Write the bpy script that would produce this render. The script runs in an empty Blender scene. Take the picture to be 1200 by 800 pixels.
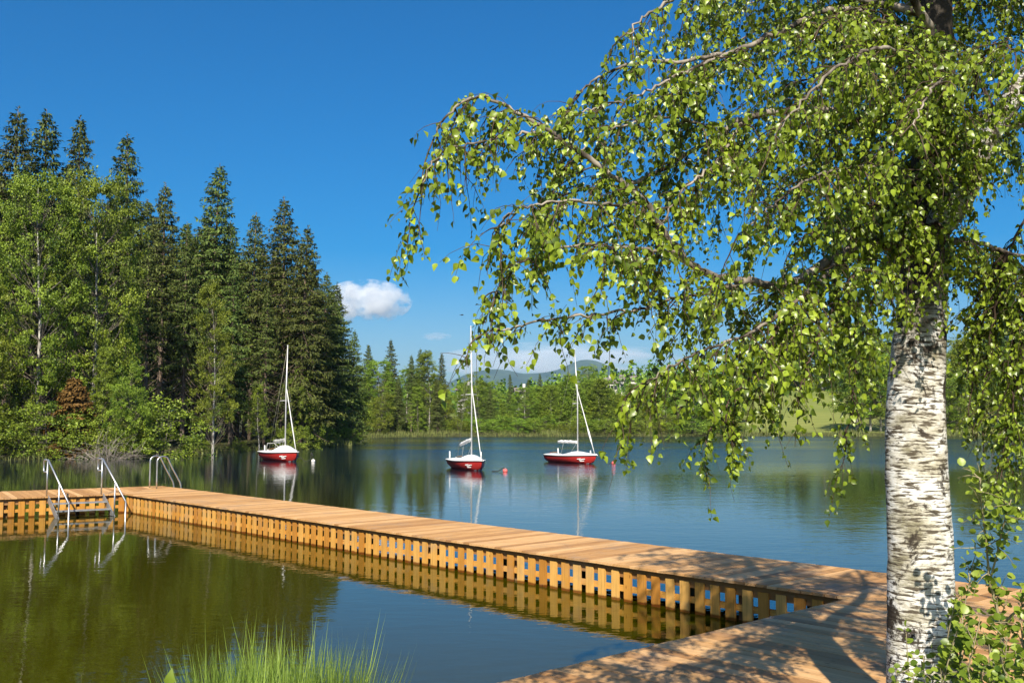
import bpy, math, random
import numpy as np
from mathutils import Vector, Matrix

S = bpy.context.scene
COL = S.collection
rnd = random.Random(7)
PI = math.pi

# ------------------------------------------------------------------ camera
EYE = 2.5                      # metres above the water
F = 1166.7                     # focal length in photo pixels (35 mm on 36 mm)
PITCH = math.atan(90 / F)

def ray(x, y):
    cx = (x - 600) / F; cy = (400 - y) / F
    return Vector((cx, math.cos(PITCH) - cy * math.sin(PITCH), math.sin(PITCH) + cy * math.cos(PITCH)))
def at_z(x, y, z):
    r = ray(x, y); t = (z - EYE) / r.z
    return Vector((r.x * t, r.y * t, z))
def at_y(x, y, Y):
    r = ray(x, y); t = Y / r.y
    return Vector((r.x * t, Y, EYE + r.z * t))

cam_d = bpy.data.cameras.new('camera'); cam = bpy.data.objects.new('camera', cam_d); COL.objects.link(cam)
cam.location = (0, 0, EYE); cam.rotation_euler = (PI / 2 + PITCH, 0, 0)
cam_d.lens = 35; cam_d.sensor_width = 36; cam_d.clip_start = .05; cam_d.clip_end = 60000
S.camera = cam

# ------------------------------------------------------------------ light
SUN_EL = math.radians(42); SUN_AZ = math.radians(184)     # azimuth clockwise from +Y, where the sun stands
w = bpy.data.worlds.new('World'); S.world = w; w.use_nodes = True
nt = w.node_tree; nt.nodes.clear()
out = nt.nodes.new('ShaderNodeOutputWorld'); bg = nt.nodes.new('ShaderNodeBackground')
sky = nt.nodes.new('ShaderNodeTexSky'); sky.sky_type = 'NISHITA'; sky.sun_disc = False
sky.sun_elevation = SUN_EL; sky.sun_rotation = SUN_AZ
sky.air_density = 1.0; sky.dust_density = 2.2; sky.ozone_density = 4.5; sky.altitude = 300
hs = nt.nodes.new('ShaderNodeHueSaturation'); hs.inputs['Saturation'].default_value = 1.66; hs.inputs['Hue'].default_value = .503; hs.inputs['Value'].default_value = 1.0
nt.links.new(sky.outputs[0], hs.inputs['Color']); nt.links.new(hs.outputs[0], bg.inputs[0])
bg.inputs[1].default_value = .078
nt.links.new(bg.outputs[0], out.inputs[0])
sl = bpy.data.lights.new('sun', 'SUN'); sl.energy = 4.9; sl.angle = math.radians(.53); sl.color = (1, .92, .78)
so = bpy.data.objects.new('sun', sl); COL.objects.link(so)
sd = Vector((math.sin(SUN_AZ) * math.cos(SUN_EL), math.cos(SUN_AZ) * math.cos(SUN_EL), math.sin(SUN_EL)))
so.rotation_euler = sd.to_track_quat('Z', 'Y').to_euler()
so.location = (0, -20, 30)
S.view_settings.view_transform = 'Standard'; S.view_settings.look = 'None'
S.view_settings.exposure = 0.70; S.view_settings.gamma = 1
c = S.cycles
c.max_bounces = 16; c.diffuse_bounces = 2; c.glossy_bounces = 3; c.transmission_bounces = 4
c.transparent_max_bounces = 6; c.volume_bounces = 14
c.use_denoising = True; c.caustics_reflective = False; c.caustics_refractive = False
c.sample_clamp_indirect = 6

# ------------------------------------------------------------------ materials
def mat(name, rough=.7, spec=.3, metal=0.0, col=(.5, .5, .5)):
    m = bpy.data.materials.new(name); m.use_nodes = True
    b = m.node_tree.nodes['Principled BSDF']
    b.inputs['Base Color'].default_value = (*col, 1); b.inputs['Roughness'].default_value = rough
    b.inputs['Specular IOR Level'].default_value = spec; b.inputs['Metallic'].default_value = metal
    return m, m.node_tree, b
def N(t, kind, **kw):
    n = t.nodes.new(kind)
    for k, v in kw.items():
        if k in n.inputs: n.inputs[k].default_value = v
        else: setattr(n, k, v)
    return n
def ramp(t, fac, stops):
    r = t.nodes.new('ShaderNodeValToRGB'); e = r.color_ramp.elements
    while len(e) < len(stops): e.new(.5)
    for el, (p_, c_) in zip(e, stops):
        el.position = p_; el.color = (*c_, 1) if len(c_) == 3 else c_
    t.links.new(fac, r.inputs[0]); return r
def mix(t, a, b, fac, mode='MIX'):
    n = t.nodes.new('ShaderNodeMix'); n.data_type = 'RGBA'; n.blend_type = mode
    for v, i in ((a, 6), (b, 7)):
        if isinstance(v, tuple): n.inputs[i].default_value = (*v, 1)
        else: t.links.new(v, n.inputs[i])
    if isinstance(fac, (int, float)): n.inputs[0].default_value = fac
    else: t.links.new(fac, n.inputs[0])
    return n.outputs[2]
def bump(t, b, h, strength, dist=.02):
    n = N(t, 'ShaderNodeBump', Strength=strength, Distance=dist)
    t.links.new(h, n.inputs['Height']); t.links.new(n.outputs[0], b.inputs['Normal']); return n
def mapping(t, src, scale):
    m = t.nodes.new('ShaderNodeMapping'); m.inputs['Scale'].default_value = scale
    t.links.new(src, m.inputs['Vector']); return m.outputs[0]

def leaf_mat(name, dark, light, rough=.45, spec=.35, trans=.35, vary=.5, hue=.03):
    """leaf colour between dark and light by a per-leaf attribute, some light passing through"""
    m, t, b = mat(name, rough, spec)
    a = N(t, 'ShaderNodeAttribute', attribute_name='tone')
    oi = N(t, 'ShaderNodeObjectInfo')
    r = ramp(t, a.outputs['Fac'], [(0, dark), (1, light)])
    h = N(t, 'ShaderNodeHueSaturation')
    mh = N(t, 'ShaderNodeMapRange'); t.links.new(oi.outputs['Random'], mh.inputs[0])
    mh.inputs[3].default_value = .5 - hue; mh.inputs[4].default_value = .5 + hue
    mv = N(t, 'ShaderNodeMapRange'); t.links.new(oi.outputs['Random'], mv.inputs[0])
    mv.inputs[3].default_value = 1 - vary * .5; mv.inputs[4].default_value = 1 + vary * .5
    t.links.new(mh.outputs[0], h.inputs['Hue']); t.links.new(mv.outputs[0], h.inputs['Value'])
    t.links.new(r.outputs[0], h.inputs['Color']); t.links.new(h.outputs[0], b.inputs['Base Color'])
    tr = N(t, 'ShaderNodeBsdfTranslucent'); t.links.new(h.outputs[0], tr.inputs[0])
    ms = N(t, 'ShaderNodeMixShader'); ms.inputs[0].default_value = trans
    o = t.nodes['Material Output']
    t.links.new(b.outputs[0], ms.inputs[1]); t.links.new(tr.outputs[0], ms.inputs[2]); t.links.new(ms.outputs[0], o.inputs[0])
    return m

M = {}
M['birch_leaf'] = leaf_mat('birch_leaf', (.035, .070, .006), (.34, .44, .034), .36, .5, .20, 0, 0)
M['sapling_leaf'] = leaf_mat('sapling_leaf', (.07, .13, .012), (.30, .38, .04), .4, .45, .3, 0, 0)
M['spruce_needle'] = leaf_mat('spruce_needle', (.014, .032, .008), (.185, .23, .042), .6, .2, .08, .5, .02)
M['broad_leaf'] = leaf_mat('broad_leaf', (.035, .075, .006), (.29, .385, .036), .5, .3, .20, .45, .025)
M['dead_needle'] = leaf_mat('dead_needle', (.10, .055, .015), (.26, .15, .04), .7, .15, .15, 0, 0)
M['shore_reed'] = leaf_mat('shore_reed', (.08, .11, .025), (.30, .30, .10), .6, .2, .2, .3, .02)
M['sedge'] = leaf_mat('sedge', (.06, .125, .012), (.29, .40, .07), .4, .4, .3, 0, 0)

def m_bark_birch():
    m, t, b = mat('birch_bark', .72, .25)
    uv = N(t, 'ShaderNodeUVMap').outputs[0]
    # wide thin horizontal lenticels
    n1 = N(t, 'ShaderNodeTexNoise', Scale=1.0, Detail=4.0, Roughness=.6); t.links.new(mapping(t, uv, (11, 62, 1)), n1.inputs['Vector'])
    n2 = N(t, 'ShaderNodeTexNoise', Scale=1.0, Detail=6.0, Roughness=.65); t.links.new(mapping(t, uv, (4, 5, 1)), n2.inputs['Vector'])
    n3 = N(t, 'ShaderNodeTexNoise', Scale=1.0, Detail=5.0, Roughness=.7); t.links.new(mapping(t, uv, (30, 190, 1)), n3.inputs['Vector'])
    tone = ramp(t, n2.outputs[0], [(.36, (.30, .27, .18)), (.46, (.58, .54, .44)), (.57, (.86, .84, .80))])
    lent = ramp(t, n1.outputs[0], [(.43, (0, 0, 0)), (.50, (1, 1, 1))])
    fine = ramp(t, n3.outputs[0], [(.36, (.25, .25, .25)), (.5, (1, 1, 1))])
    c1 = mix(t, (.10, .08, .055), tone.outputs[0], lent.outputs[0])
    c2 = mix(t, c1, fine.outputs[0], .45, 'MULTIPLY')
    # black fissured patches
    n4 = N(t, 'ShaderNodeTexNoise', Scale=1.0, Detail=7.0, Roughness=.72, Distortion=.6); t.links.new(mapping(t, uv, (4.6, 3.4, 1)), n4.inputs['Vector'])
    pat = ramp(t, n4.outputs[0], [(.54, (0, 0, 0)), (.59, (1, 1, 1))])
    # dark bark and painted crown shade higher up; rough bark in the lowest decimetre
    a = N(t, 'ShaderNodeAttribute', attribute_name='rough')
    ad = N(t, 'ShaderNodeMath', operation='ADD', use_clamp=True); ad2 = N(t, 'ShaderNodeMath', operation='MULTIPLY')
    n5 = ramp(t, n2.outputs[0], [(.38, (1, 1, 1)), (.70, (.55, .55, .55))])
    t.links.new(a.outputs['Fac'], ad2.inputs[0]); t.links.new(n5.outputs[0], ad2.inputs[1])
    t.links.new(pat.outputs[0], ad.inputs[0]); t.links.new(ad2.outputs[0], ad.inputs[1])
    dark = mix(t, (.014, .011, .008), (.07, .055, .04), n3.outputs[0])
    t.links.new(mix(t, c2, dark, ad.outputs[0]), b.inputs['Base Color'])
    hh = N(t, 'ShaderNodeMath', operation='MULTIPLY_ADD'); t.links.new(n1.outputs[0], hh.inputs[0]); hh.inputs[1].default_value = .7
    t.links.new(n4.outputs[0], hh.inputs[2])
    bump(t, b, hh.outputs[0], .55, .02)
    return m
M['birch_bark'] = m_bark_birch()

def m_bark(name, a_, b_, sc=(30, 3, 1)):
    m, t, b = mat(name, .85, .15)
    tc = N(t, 'ShaderNodeTexCoord').outputs['Object']
    n = N(t, 'ShaderNodeTexNoise', Scale=1.0, Detail=4.0); t.links.new(mapping(t, tc, (9, 9, 2.2)), n.inputs['Vector'])
    t.links.new(ramp(t, n.outputs[0], [(.35, a_), (.65, b_)]).outputs[0], b.inputs['Base Color'])
    bump(t, b, n.outputs[0], .4, .03); return m
M['spruce_bark'] = m_bark('spruce_bark', (.09, .06, .04), (.27, .21, .16))
M['pale_bark'] = m_bark('pale_bark', (.10, .085, .06), (.62, .60, .53))
M['grey_bark'] = m_bark('grey_bark', (.10, .085, .065), (.24, .21, .17))
M['twig_bark'] = m_bark('twig_bark', (.045, .03, .02), (.12, .085, .06))
M['bleached_twig'] = m_bark('bleached_twig', (.22, .19, .16), (.42, .37, .31))
M['limb_bark'] = m_bark('limb_bark', (.045, .034, .025), (.36, .31, .25))
M['sapling_bark'] = m_bark('sapling_bark', (.20, .17, .10), (.40, .34, .20))

def m_wood(name, lo, mid_, hi, grain=1.0, wet=False):
    m, t, b = mat(name, .7, .12)
    uv = N(t, 'ShaderNodeUVMap').outputs[0]
    a = N(t, 'ShaderNodeAttribute', attribute_name='tone')
    cmb = N(t, 'ShaderNodeVectorMath', operation='ADD'); sep = N(t, 'ShaderNodeCombineXYZ')
    mm = N(t, 'ShaderNodeMath', operation='MULTIPLY'); mm.inputs[1].default_value = 57.0
    t.links.new(a.outputs['Fac'], mm.inputs[0]); t.links.new(mm.outputs[0], sep.inputs[0]); t.links.new(mm.outputs[0], sep.inputs[2])
    t.links.new(uv, cmb.inputs[0]); t.links.new(sep.outputs[0], cmb.inputs[1])
    n1 = N(t, 'ShaderNodeTexNoise', Scale=1.0, Detail=5.0, Roughness=.6, Distortion=.4); t.links.new(mapping(t, cmb.outputs[0], (1.6, 45, 1)), n1.inputs['Vector'])
    n2 = N(t, 'ShaderNodeTexNoise', Scale=1.0, Detail=3.0); t.links.new(mapping(t, cmb.outputs[0], (2.5, 6, 1)), n2.inputs['Vector'])
    base = ramp(t, a.outputs['Fac'], [(0, lo), (.5, mid_), (1, hi)])
    g = ramp(t, n1.outputs[0], [(.3, (.62, .58, .52)), (.5, (1, 1, 1)), (.75, (1.0, .97, .93))])
    c1 = mix(t, base.outputs[0], g.outputs[0], .75 * grain, 'MULTIPLY')
    g2 = ramp(t, n2.outputs[0], [(.3, (.78, .74, .70)), (.6, (1, 1, 1))])
    c2 = mix(t, c1, g2.outputs[0], .7, 'MULTIPLY')
    kn = N(t, 'ShaderNodeTexVoronoi', Scale=1.0); t.links.new(mapping(t, cmb.outputs[0], (3.2, 9, 1)), kn.inputs['Vector'])
    kr = ramp(t, kn.outputs['Distance'], [(.05, (.35, .22, .13)), (.11, (1, 1, 1))])
    c3 = mix(t, c2, kr.outputs[0], .8, 'MULTIPLY')
    geo = N(t, 'ShaderNodeNewGeometry')
    ws = N(t, 'ShaderNodeTexNoise', Scale=1.3, Detail=6.0, Roughness=.7); t.links.new(geo.outputs['Position'], ws.inputs['Vector'])
    wf = ramp(t, ws.outputs[0], [(.52, (0, 0, 0)), (.72, (.55, .55, .55))])
    c3 = mix(t, c3, (.30, .24, .18), wf.outputs[0])    # greyed, weathered areas
    if wet:   # damp algae band just above the water line
        geo = N(t, 'ShaderNodeNewGeometry'); sx = N(t, 'ShaderNodeSeparateXYZ'); t.links.new(geo.outputs['Position'], sx.inputs[0])
        wn = N(t, 'ShaderNodeMath', operation='MULTIPLY_ADD'); t.links.new(n2.outputs[0], wn.inputs[0]); wn.inputs[1].default_value = -.05; t.links.new(sx.outputs[2], wn.inputs[2])
        wr = ramp(t, wn.outputs[0], [(0, (.30, .20, .12)), (.022, (1, 1, 1))])
        c3 = mix(t, c3, wr.outputs[0], 1.0, 'MULTIPLY')
    t.links.new(c3, b.inputs['Base Color']); bump(t, b, n1.outputs[0], .25, .004)
    return m
M['deck_wood'] = m_wood('deck_wood', (.42, .22, .085), (.60, .34, .135), (.72, .44, .20))
M['slat_wood'] = m_wood('slat_wood', (.46, .20, .035), (.62, .31, .06), (.72, .41, .11), 1.0, True)
M['beam_wood'] = m_wood('beam_wood', (.26, .13, .045), (.34, .17, .055), (.42, .23, .08))
M['wet_post'] = m_wood('wet_post', (.16, .09, .04), (.20, .115, .05), (.24, .14, .065))

def m_plain(name, col, rough=.4, spec=.5, metal=0.0, dirt=.12):
    m, t, b = mat(name, rough, spec, metal, col)
    tc = N(t, 'ShaderNodeTexCoord').outputs['Object']
    n = N(t, 'ShaderNodeTexNoise', Scale=6.0, Detail=5.0, Roughness=.65); t.links.new(tc, n.inputs['Vector'])
    g = ramp(t, n.outputs[0], [(.3, tuple(1 - dirt * 2.2 for _ in range(3))), (.6, (1, 1, 1))])
    t.links.new(mix(t, col, g.outputs[0], 1.0, 'MULTIPLY'), b.inputs['Base Color'])
    r = N(t, 'ShaderNodeMapRange'); t.links.new(n.outputs[0], r.inputs[0]); r.inputs[3].default_value = rough + .12; r.inputs[4].default_value = max(.05, rough - .1)
    t.links.new(r.outputs[0], b.inputs['Roughness'])
    return m
M['steel'] = m_plain('steel', (.62, .62, .60), .34, .5, .85)
M['galvanised'] = m_plain('galvanised', (.45, .46, .46), .5, .5, .6, .2)
M['hull_red'] = m_plain('hull_red', (.52, .035, .028), .3, .5)
M['hull_dark'] = m_plain('hull_dark', (.03, .03, .04), .4, .5)
M['boat_white'] = m_plain('boat_white', (.80, .79, .75), .4, .4, 0, .06)
M['canvas'] = m_plain('canvas', (.76, .75, .71), .8, .2, 0, .08)
M['canvas_grey'] = m_plain('canvas_grey', (.45, .45, .41), .8, .2, 0, .15)
M['mast'] = m_plain('mast', (.72, .71, .68), .35, .5, .25, .06)
M['rope'] = m_plain('rope', (.30, .28, .20), .8, .2)
M['rope_dark'] = m_plain('rope_dark', (.05, .05, .045), .8, .2)
M['buoy_pink'] = m_plain('buoy_pink', (.72, .15, .13), .4, .4)
M['buoy_white'] = m_plain('buoy_white', (.78, .76, .70), .4, .4)
M['house_white'] = m_plain('house_white', (.72, .69, .63), .8, .2)
M['roof'] = m_plain('roof', (.22, .19, .17), .8, .2)
M['window'] = m_plain('window', (.03, .035, .045), .15, .5)
M['bird'] = m_plain('bird', (.06, .06, .06), .7, .2)
M['stone'] = m_plain('stone', (.22, .20, .17), .85, .2, 0, .3)

def m_ground():
    m, t, b = mat('ground', .9, .1)
    geo = N(t, 'ShaderNodeNewGeometry'); pos = geo.outputs['Position']
    n1 = N(t, 'ShaderNodeTexNoise', Scale=.5, Detail=8.0, Roughness=.7); t.links.new(pos, n1.inputs['Vector'])
    n2 = N(t, 'ShaderNodeTexNoise', Scale=.025, Detail=6.0, Roughness=.6); t.links.new(pos, n2.inputs['Vector'])
    a = N(t, 'ShaderNodeAttribute', attribute_name='meadow')
    forest = ramp(t, n1.outputs[0], [(.3, (.025, .022, .012)), (.5, (.05, .05, .02)), (.7, (.08, .10, .03))])
    # mown meadow: long cut rows across the slope
    wv = N(t, 'ShaderNodeTexWave', wave_type='BANDS', bands_direction='Y', Scale=.10, Distortion=2.0, Detail=2.0); wv.inputs['Detail Scale'].default_value = .4
    t.links.new(pos, wv.inputs['Vector'])
    md = ramp(t, n2.outputs[0], [(.35, (.17, .21, .045)), (.65, (.27, .28, .075))])
    md2 = mix(t, md.outputs[0], ramp(t, wv.outputs[0], [(.2, (.8, .82, .78)), (.8, (1, 1, 1))]).outputs[0], .8, 'MULTIPLY')
    t.links.new(mix(t, forest.outputs[0], md2, a.outputs['Fac']), b.inputs['Base Color'])
    bump(t, b, n1.outputs[0], .6, .3)
    return m
M['ground'] = m_ground()

def m_water():
    m, t, b = mat('lake_water', .02, .5, 0, (.020, .022, .004))
    b.inputs['IOR'].default_value = 1.333
    geo = N(t, 'ShaderNodeNewGeometry'); pos = geo.outputs['Position']
    sx = N(t, 'ShaderNodeSeparateXYZ'); t.links.new(pos, sx.inputs[0])
    # peaty body, greener in the shallow basin
    far = N(t, 'ShaderNodeMapRange', interpolation_type='SMOOTHSTEP'); t.links.new(sx.outputs[1], far.inputs[0])
    far.inputs[1].default_value = 18; far.inputs[2].default_value = 46; far.inputs[3].default_value = 0; far.inputs[4].default_value = 1
    t.links.new(mix(t, (.037, .036, .0006), (.006, .014, .022), far.outputs[0]), b.inputs['Base Color'])
    fine = N(t, 'ShaderNodeTexNoise', Scale=1.0, Detail=3.0, Roughness=.55); t.links.new(mapping(t, pos, (2.6, 4.2, 1)), fine.inputs['Vector'])
    mid_ = N(t, 'ShaderNodeTexNoise', Scale=1.0, Detail=2.0, Roughness=.5); t.links.new(mapping(t, pos, (.5, 1.1, 1)), mid_.inputs['Vector'])
    # wind: long streaks lying across the lake
    wind = N(t, 'ShaderNodeTexNoise', Scale=1.0, Detail=3.0, Roughness=.55); t.links.new(mapping(t, pos, (.012, .05, 1)), wind.inputs['Vector'])
    wr = ramp(t, wind.outputs[0], [(.38, (.35, .35, .35)), (.62, (1, 1, 1))])
    near = N(t, 'ShaderNodeMapRange', interpolation_type='SMOOTHSTEP'); t.links.new(sx.outputs[1], near.inputs[0])
    near.inputs[1].default_value = 36; near.inputs[2].default_value = 74; near.inputs[3].default_value = .05; near.inputs[4].default_value = 1
    # lee of the wooded shore on the left stays calmer
    lee = N(t, 'ShaderNodeMath', operation='MULTIPLY_ADD'); t.links.new(sx.outputs[1], lee.inputs[0]); lee.inputs[1].default_value = .16; t.links.new(sx.outputs[0], lee.inputs[2])
    lr = N(t, 'ShaderNodeMapRange', interpolation_type='SMOOTHSTEP'); t.links.new(lee.outputs[0], lr.inputs[0])
    lr.inputs[1].default_value = -10; lr.inputs[2].default_value = 8; lr.inputs[3].default_value = .18; lr.inputs[4].default_value = 1
    p1 = N(t, 'ShaderNodeMath', operation='MULTIPLY'); t.links.new(near.outputs[0], p1.inputs[0]); t.links.new(lr.outputs[0], p1.inputs[1])
    p2 = N(t, 'ShaderNodeMath', operation='MULTIPLY'); t.links.new(p1.outputs[0], p2.inputs[0]); t.links.new(wr.outputs[0], p2.inputs[1])
    s1 = N(t, 'ShaderNodeMath', operation='MULTIPLY_ADD'); t.links.new(p2.outputs[0], s1.inputs[0]); s1.inputs[1].default_value = .95; s1.inputs[2].default_value = .022
    hsum = N(t, 'ShaderNodeMath', operation='MULTIPLY_ADD'); t.links.new(mid_.outputs[0], hsum.inputs[0]); hsum.inputs[1].default_value = 1.3; t.links.new(fine.outputs[0], hsum.inputs[2])
    bm = N(t, 'ShaderNodeBump', Distance=.07); t.links.new(s1.outputs[0], bm.inputs['Strength']); t.links.new(hsum.outputs[0], bm.inputs['Height'])
    t.links.new(bm.outputs[0], b.inputs['Normal'])
    rg = N(t, 'ShaderNodeMath', operation='MULTIPLY_ADD'); t.links.new(p2.outputs[0], rg.inputs[0]); rg.inputs[1].default_value = .16; rg.inputs[2].default_value = .012
    t.links.new(rg.outputs[0], b.inputs['Roughness'])
    return m
M['water'] = m_water()

def m_hill():
    m, t, b = mat('mountain_forest', .9, .1)
    geo = N(t, 'ShaderNodeNewGeometry')
    n = N(t, 'ShaderNodeTexNoise', Scale=.006, Detail=7.0, Roughness=.65); t.links.new(geo.outputs['Position'], n.inputs['Vector'])
    t.links.new(ramp(t, n.outputs[0], [(.35, (.025, .04, .02)), (.6, (.06, .08, .035)), (.72, (.14, .16, .06))]).outputs[0], b.inputs['Base Color'])
    return m
M['hill'] = m_hill()

# ------------------------------------------------------------------ mesh building
class MB:
    """collects faces (with per-face tone and uv) and links them as one mesh object"""
    def __init__(s): s.v = []; s.f = []; s.uv = []; s.tone = []; s.mi = []; s.smooth = []
    def face(s, idx, uv=None, tone=.5, mi=0, smooth=False):
        s.f.append(tuple(idx)); s.uv.append(uv or [(0, 0)] * len(idx)); s.tone.append(tone); s.mi.append(mi); s.smooth.append(smooth)
    def prism(s, poly, z0, z1, tone=.5, uvdir=(1, 0), mi=0):
        """extrude a flat xy polygon (counter-clockwise) between two heights"""
        n = len(poly); b0 = len(s.v)
        s.v += [(p[0], p[1], z0) for p in poly] + [(p[0], p[1], z1) for p in poly]
        ux, uy = uvdir
        q = lambda p: (p[0] * ux + p[1] * uy, -p[0] * uy + p[1] * ux)
        s.face([b0 + n + i for i in range(n)], [q(p) for p in poly], tone, mi)
        s.face([b0 + i for i in reversed(range(n))], [q(p) for p in reversed(poly)], tone, mi)
        for i in range(n):
            j = (i + 1) % n; a, bb = q(poly[i]), q(poly[j])
            s.face([b0 + i, b0 + j, b0 + n + j, b0 + n + i], [(a[0], a[1]), (bb[0], bb[1]), (bb[0], bb[1] + .03), (a[0], a[1] + .03)], tone, mi)
    def box(s, o, ax, ay, az, tone=.5, long=2, mi=0):
        """box with corner-centre o and full edge vectors ax, ay, az; uv runs along the edge number long"""
        o, e = Vector(o), [Vector(ax), Vector(ay), Vector(az)]
        b0 = len(s.v)
        for k in (-.5, .5):
            for j in (-.5, .5):
                for i in (-.5, .5): s.v.append(tuple(o + e[0] * i + e[1] * j + e[2] * k))
        L = e[long].normalized(); oth = [e[i].normalized() for i in range(3) if i != long]
        for idx in ((0, 2, 3, 1), (4, 5, 7, 6), (0, 1, 5, 4), (2, 6, 7, 3), (0, 4, 6, 2), (1, 3, 7, 5)):
            s.face([b0 + i for i in idx], [((Vector(s.v[b0 + i]) - o).dot(L), (Vector(s.v[b0 + i]) - o).dot(oth[0]) + (Vector(s.v[b0 + i]) - o).dot(oth[1])) for i in idx], tone, mi)
    def tube(s, pts, rad, sides=6, tone=.5, mi=0, cap=True, v0=0.0, smooth=True):
        pts = [Vector(p) for p in pts]; n = len(pts)
        if not hasattr(rad, '__len__'): rad = [rad] * n
        t = [(pts[min(i + 1, n - 1)] - pts[max(i - 1, 0)]).normalized() for i in range(n)]
        up = Vector((0, 0, 1)) if abs(t[0].z) < .9 else Vector((1, 0, 0))
        nx = t[0].cross(up).normalized(); b0 = len(s.v); vv = v0; vs = []
        for i in range(n):
            nx = (nx - t[i] * nx.dot(t[i])).normalized(); ny = t[i].cross(nx)
            if i: vv += (pts[i] - pts[i - 1]).length
            vs.append(vv)
            for k in range(sides):
                a = 2 * PI * k / sides
                s.v.append(tuple(pts[i] + (nx * math.cos(a) + ny * math.sin(a)) * rad[i]))
        for i in range(n - 1):
            for k in range(sides):
                k2 = (k + 1) % sides
                s.face([b0 + i * sides + k, b0 + i * sides + k2, b0 + (i + 1) * sides + k2, b0 + (i + 1) * sides + k],
                       [(k / sides, vs[i]), ((k + 1) / sides, vs[i]), ((k + 1) / sides, vs[i + 1]), (k / sides, vs[i + 1])], tone, mi, smooth)
        if cap and sides > 2:
            s.face([b0 + k for k in reversed(range(sides))], None, tone, mi)
            s.face([b0 + (n - 1) * sides + k for k in range(sides)], None, tone, mi)
    def ball(s, c_, r, seg=12, rings=8, sc=(1, 1, 1), tone=.5, mi=0):
        c_ = Vector(c_); b0 = len(s.v)
        for j in range(rings + 1):
            th = PI * j / rings
            for i in range(seg):
                ph = 2 * PI * i / seg
                s.v.append((c_.x + r * sc[0] * math.sin(th) * math.cos(ph), c_.y + r * sc[1] * math.sin(th) * math.sin(ph), c_.z + r * sc[2] * math.cos(th)))
        for j in range(rings):
            for i in range(seg):
                i2 = (i + 1) % seg
                s.face([b0 + j * seg + i, b0 + (j + 1) * seg + i, b0 + (j + 1) * seg + i2, b0 + j * seg + i2], None, tone, mi, True)
    def mesh(s, name, mats):
        me = bpy.data.meshes.new(name); me.from_pydata(s.v, [], s.f)
        for m in (mats if isinstance(mats, (list, tuple)) else [mats]): me.materials.append(m)
        uvl = me.uv_layers.new(name='UVMap')
        uvl.data.foreach_set('uv', [x for f in s.uv for p_ in f for x in p_])
        at = me.attributes.new('tone', 'FLOAT', 'FACE'); at.data.foreach_set('value', s.tone)
        me.polygons.foreach_set('material_index', s.mi); me.polygons.foreach_set('use_smooth', s.smooth)
        me.validate(); me.update(); return me
    def build(s, name, mats, parent=None):
        return link(name, s.mesh(name, mats), parent)

def link(name, me, parent=None):
    o = bpy.data.objects.new(name, me); COL.objects.link(o)
    if parent: o.parent = parent
    return o
def empty(name, loc=(0, 0, 0), rz=0, scale=1):
    o = bpy.data.objects.new(name, None); COL.objects.link(o); o.location = loc; o.rotation_euler = (0, 0, rz)
    o.scale = (scale,) * 3 if not hasattr(scale, '__len__') else scale; o.empty_display_size = .3
    return o
def tag(o, label=None, cat=None, group=None, kind=None):
    if label: o['label'] = label
    if cat: o['category'] = cat
    if group: o['group'] = group
    if kind: o['kind'] = kind
    return o

def quick_mesh(name, V, Fc, tone, m, tris=False):
    """numpy vertices (n,3), faces (m,k) of one size, tone per face"""
    me = bpy.data.meshes.new(name); k = Fc.shape[1]
    me.vertices.add(len(V)); me.vertices.foreach_set('co', V.astype(np.float32).ravel())
    me.loops.add(Fc.size); me.loops.foreach_set('vertex_index', Fc.astype(np.int32).ravel())
    me.polygons.add(len(Fc)); me.polygons.foreach_set('loop_start', np.arange(0, Fc.size, k, dtype=np.int32))
    try: me.polygons.foreach_set('loop_total', np.full(len(Fc), k, dtype=np.int32))
    except Exception: pass
    me.update(calc_edges=True)
    at = me.attributes.new('tone', 'FLOAT', 'FACE'); at.data.foreach_set('value', tone.astype(np.float32))
    me.materials.append(m); me.validate(); return me

def unit(a): return a / (np.linalg.norm(a, axis=-1, keepdims=True) + 1e-9)

LEAF_V = np.array([(0, 0, 0), (.26, .08, .07), (.44, .30, .15), (.27, .64, .06), (0, 1, -.12), (-.27, .64, .06), (-.44, .30, .15), (-.26, .08, .07), (0, .35, 0), (0, .66, -.01)])
ROUND_V = np.array([(0, 0, 0), (.30, .12, .06), (.47, .42, .12), (.34, .78, .06), (0, 1, -.08), (-.34, .78, .06), (-.47, .42, .12), (-.30, .12, .06), (0, .35, 0), (0, .66, -.01)])
LEAF_F = np.array([(0, 1, 8), (1, 2, 8), (2, 9, 8), (2, 3, 9), (3, 4, 9), (4, 5, 9), (5, 6, 9), (6, 8, 9), (6, 7, 8), (7, 0, 8)])
def leaves_mesh(name, pos, axis, nrm, size, tone, m, width=1.0, T=LEAF_V, FF=LEAF_F):
    pos, axis, nrm, size, tone = map(np.asarray, (pos, axis, nrm, size, tone))
    axis = unit(axis); nrm = unit(nrm - axis * (nrm * axis).sum(1, keepdims=True)); side = np.cross(axis, nrm)
    V = pos[:, None] + size[:, None, None] * (side[:, None] * T[None, :, 0:1] * width + axis[:, None] * T[None, :, 1:2] + nrm[:, None] * T[None, :, 2:3])
    n, k = len(pos), len(T)
    Fc = (FF[None] + (np.arange(n) * k)[:, None, None]).reshape(-1, 3)
    return quick_mesh(name, V.reshape(-1, 3), Fc, np.repeat(tone, len(FF)), m)
QV = np.array([(-.5, 0, 0), (.5, 0, 0), (.36, 1, .12), (-.36, 1, .12)]); QF = np.array([(0, 1, 2), (0, 2, 3)])
DV = np.array([(0, 0, 0), (.5, .45, .06), (0, 1, -.05), (-.5, .45, .06)]); DF = np.array([(0, 1, 2), (0, 2, 3)])

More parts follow.
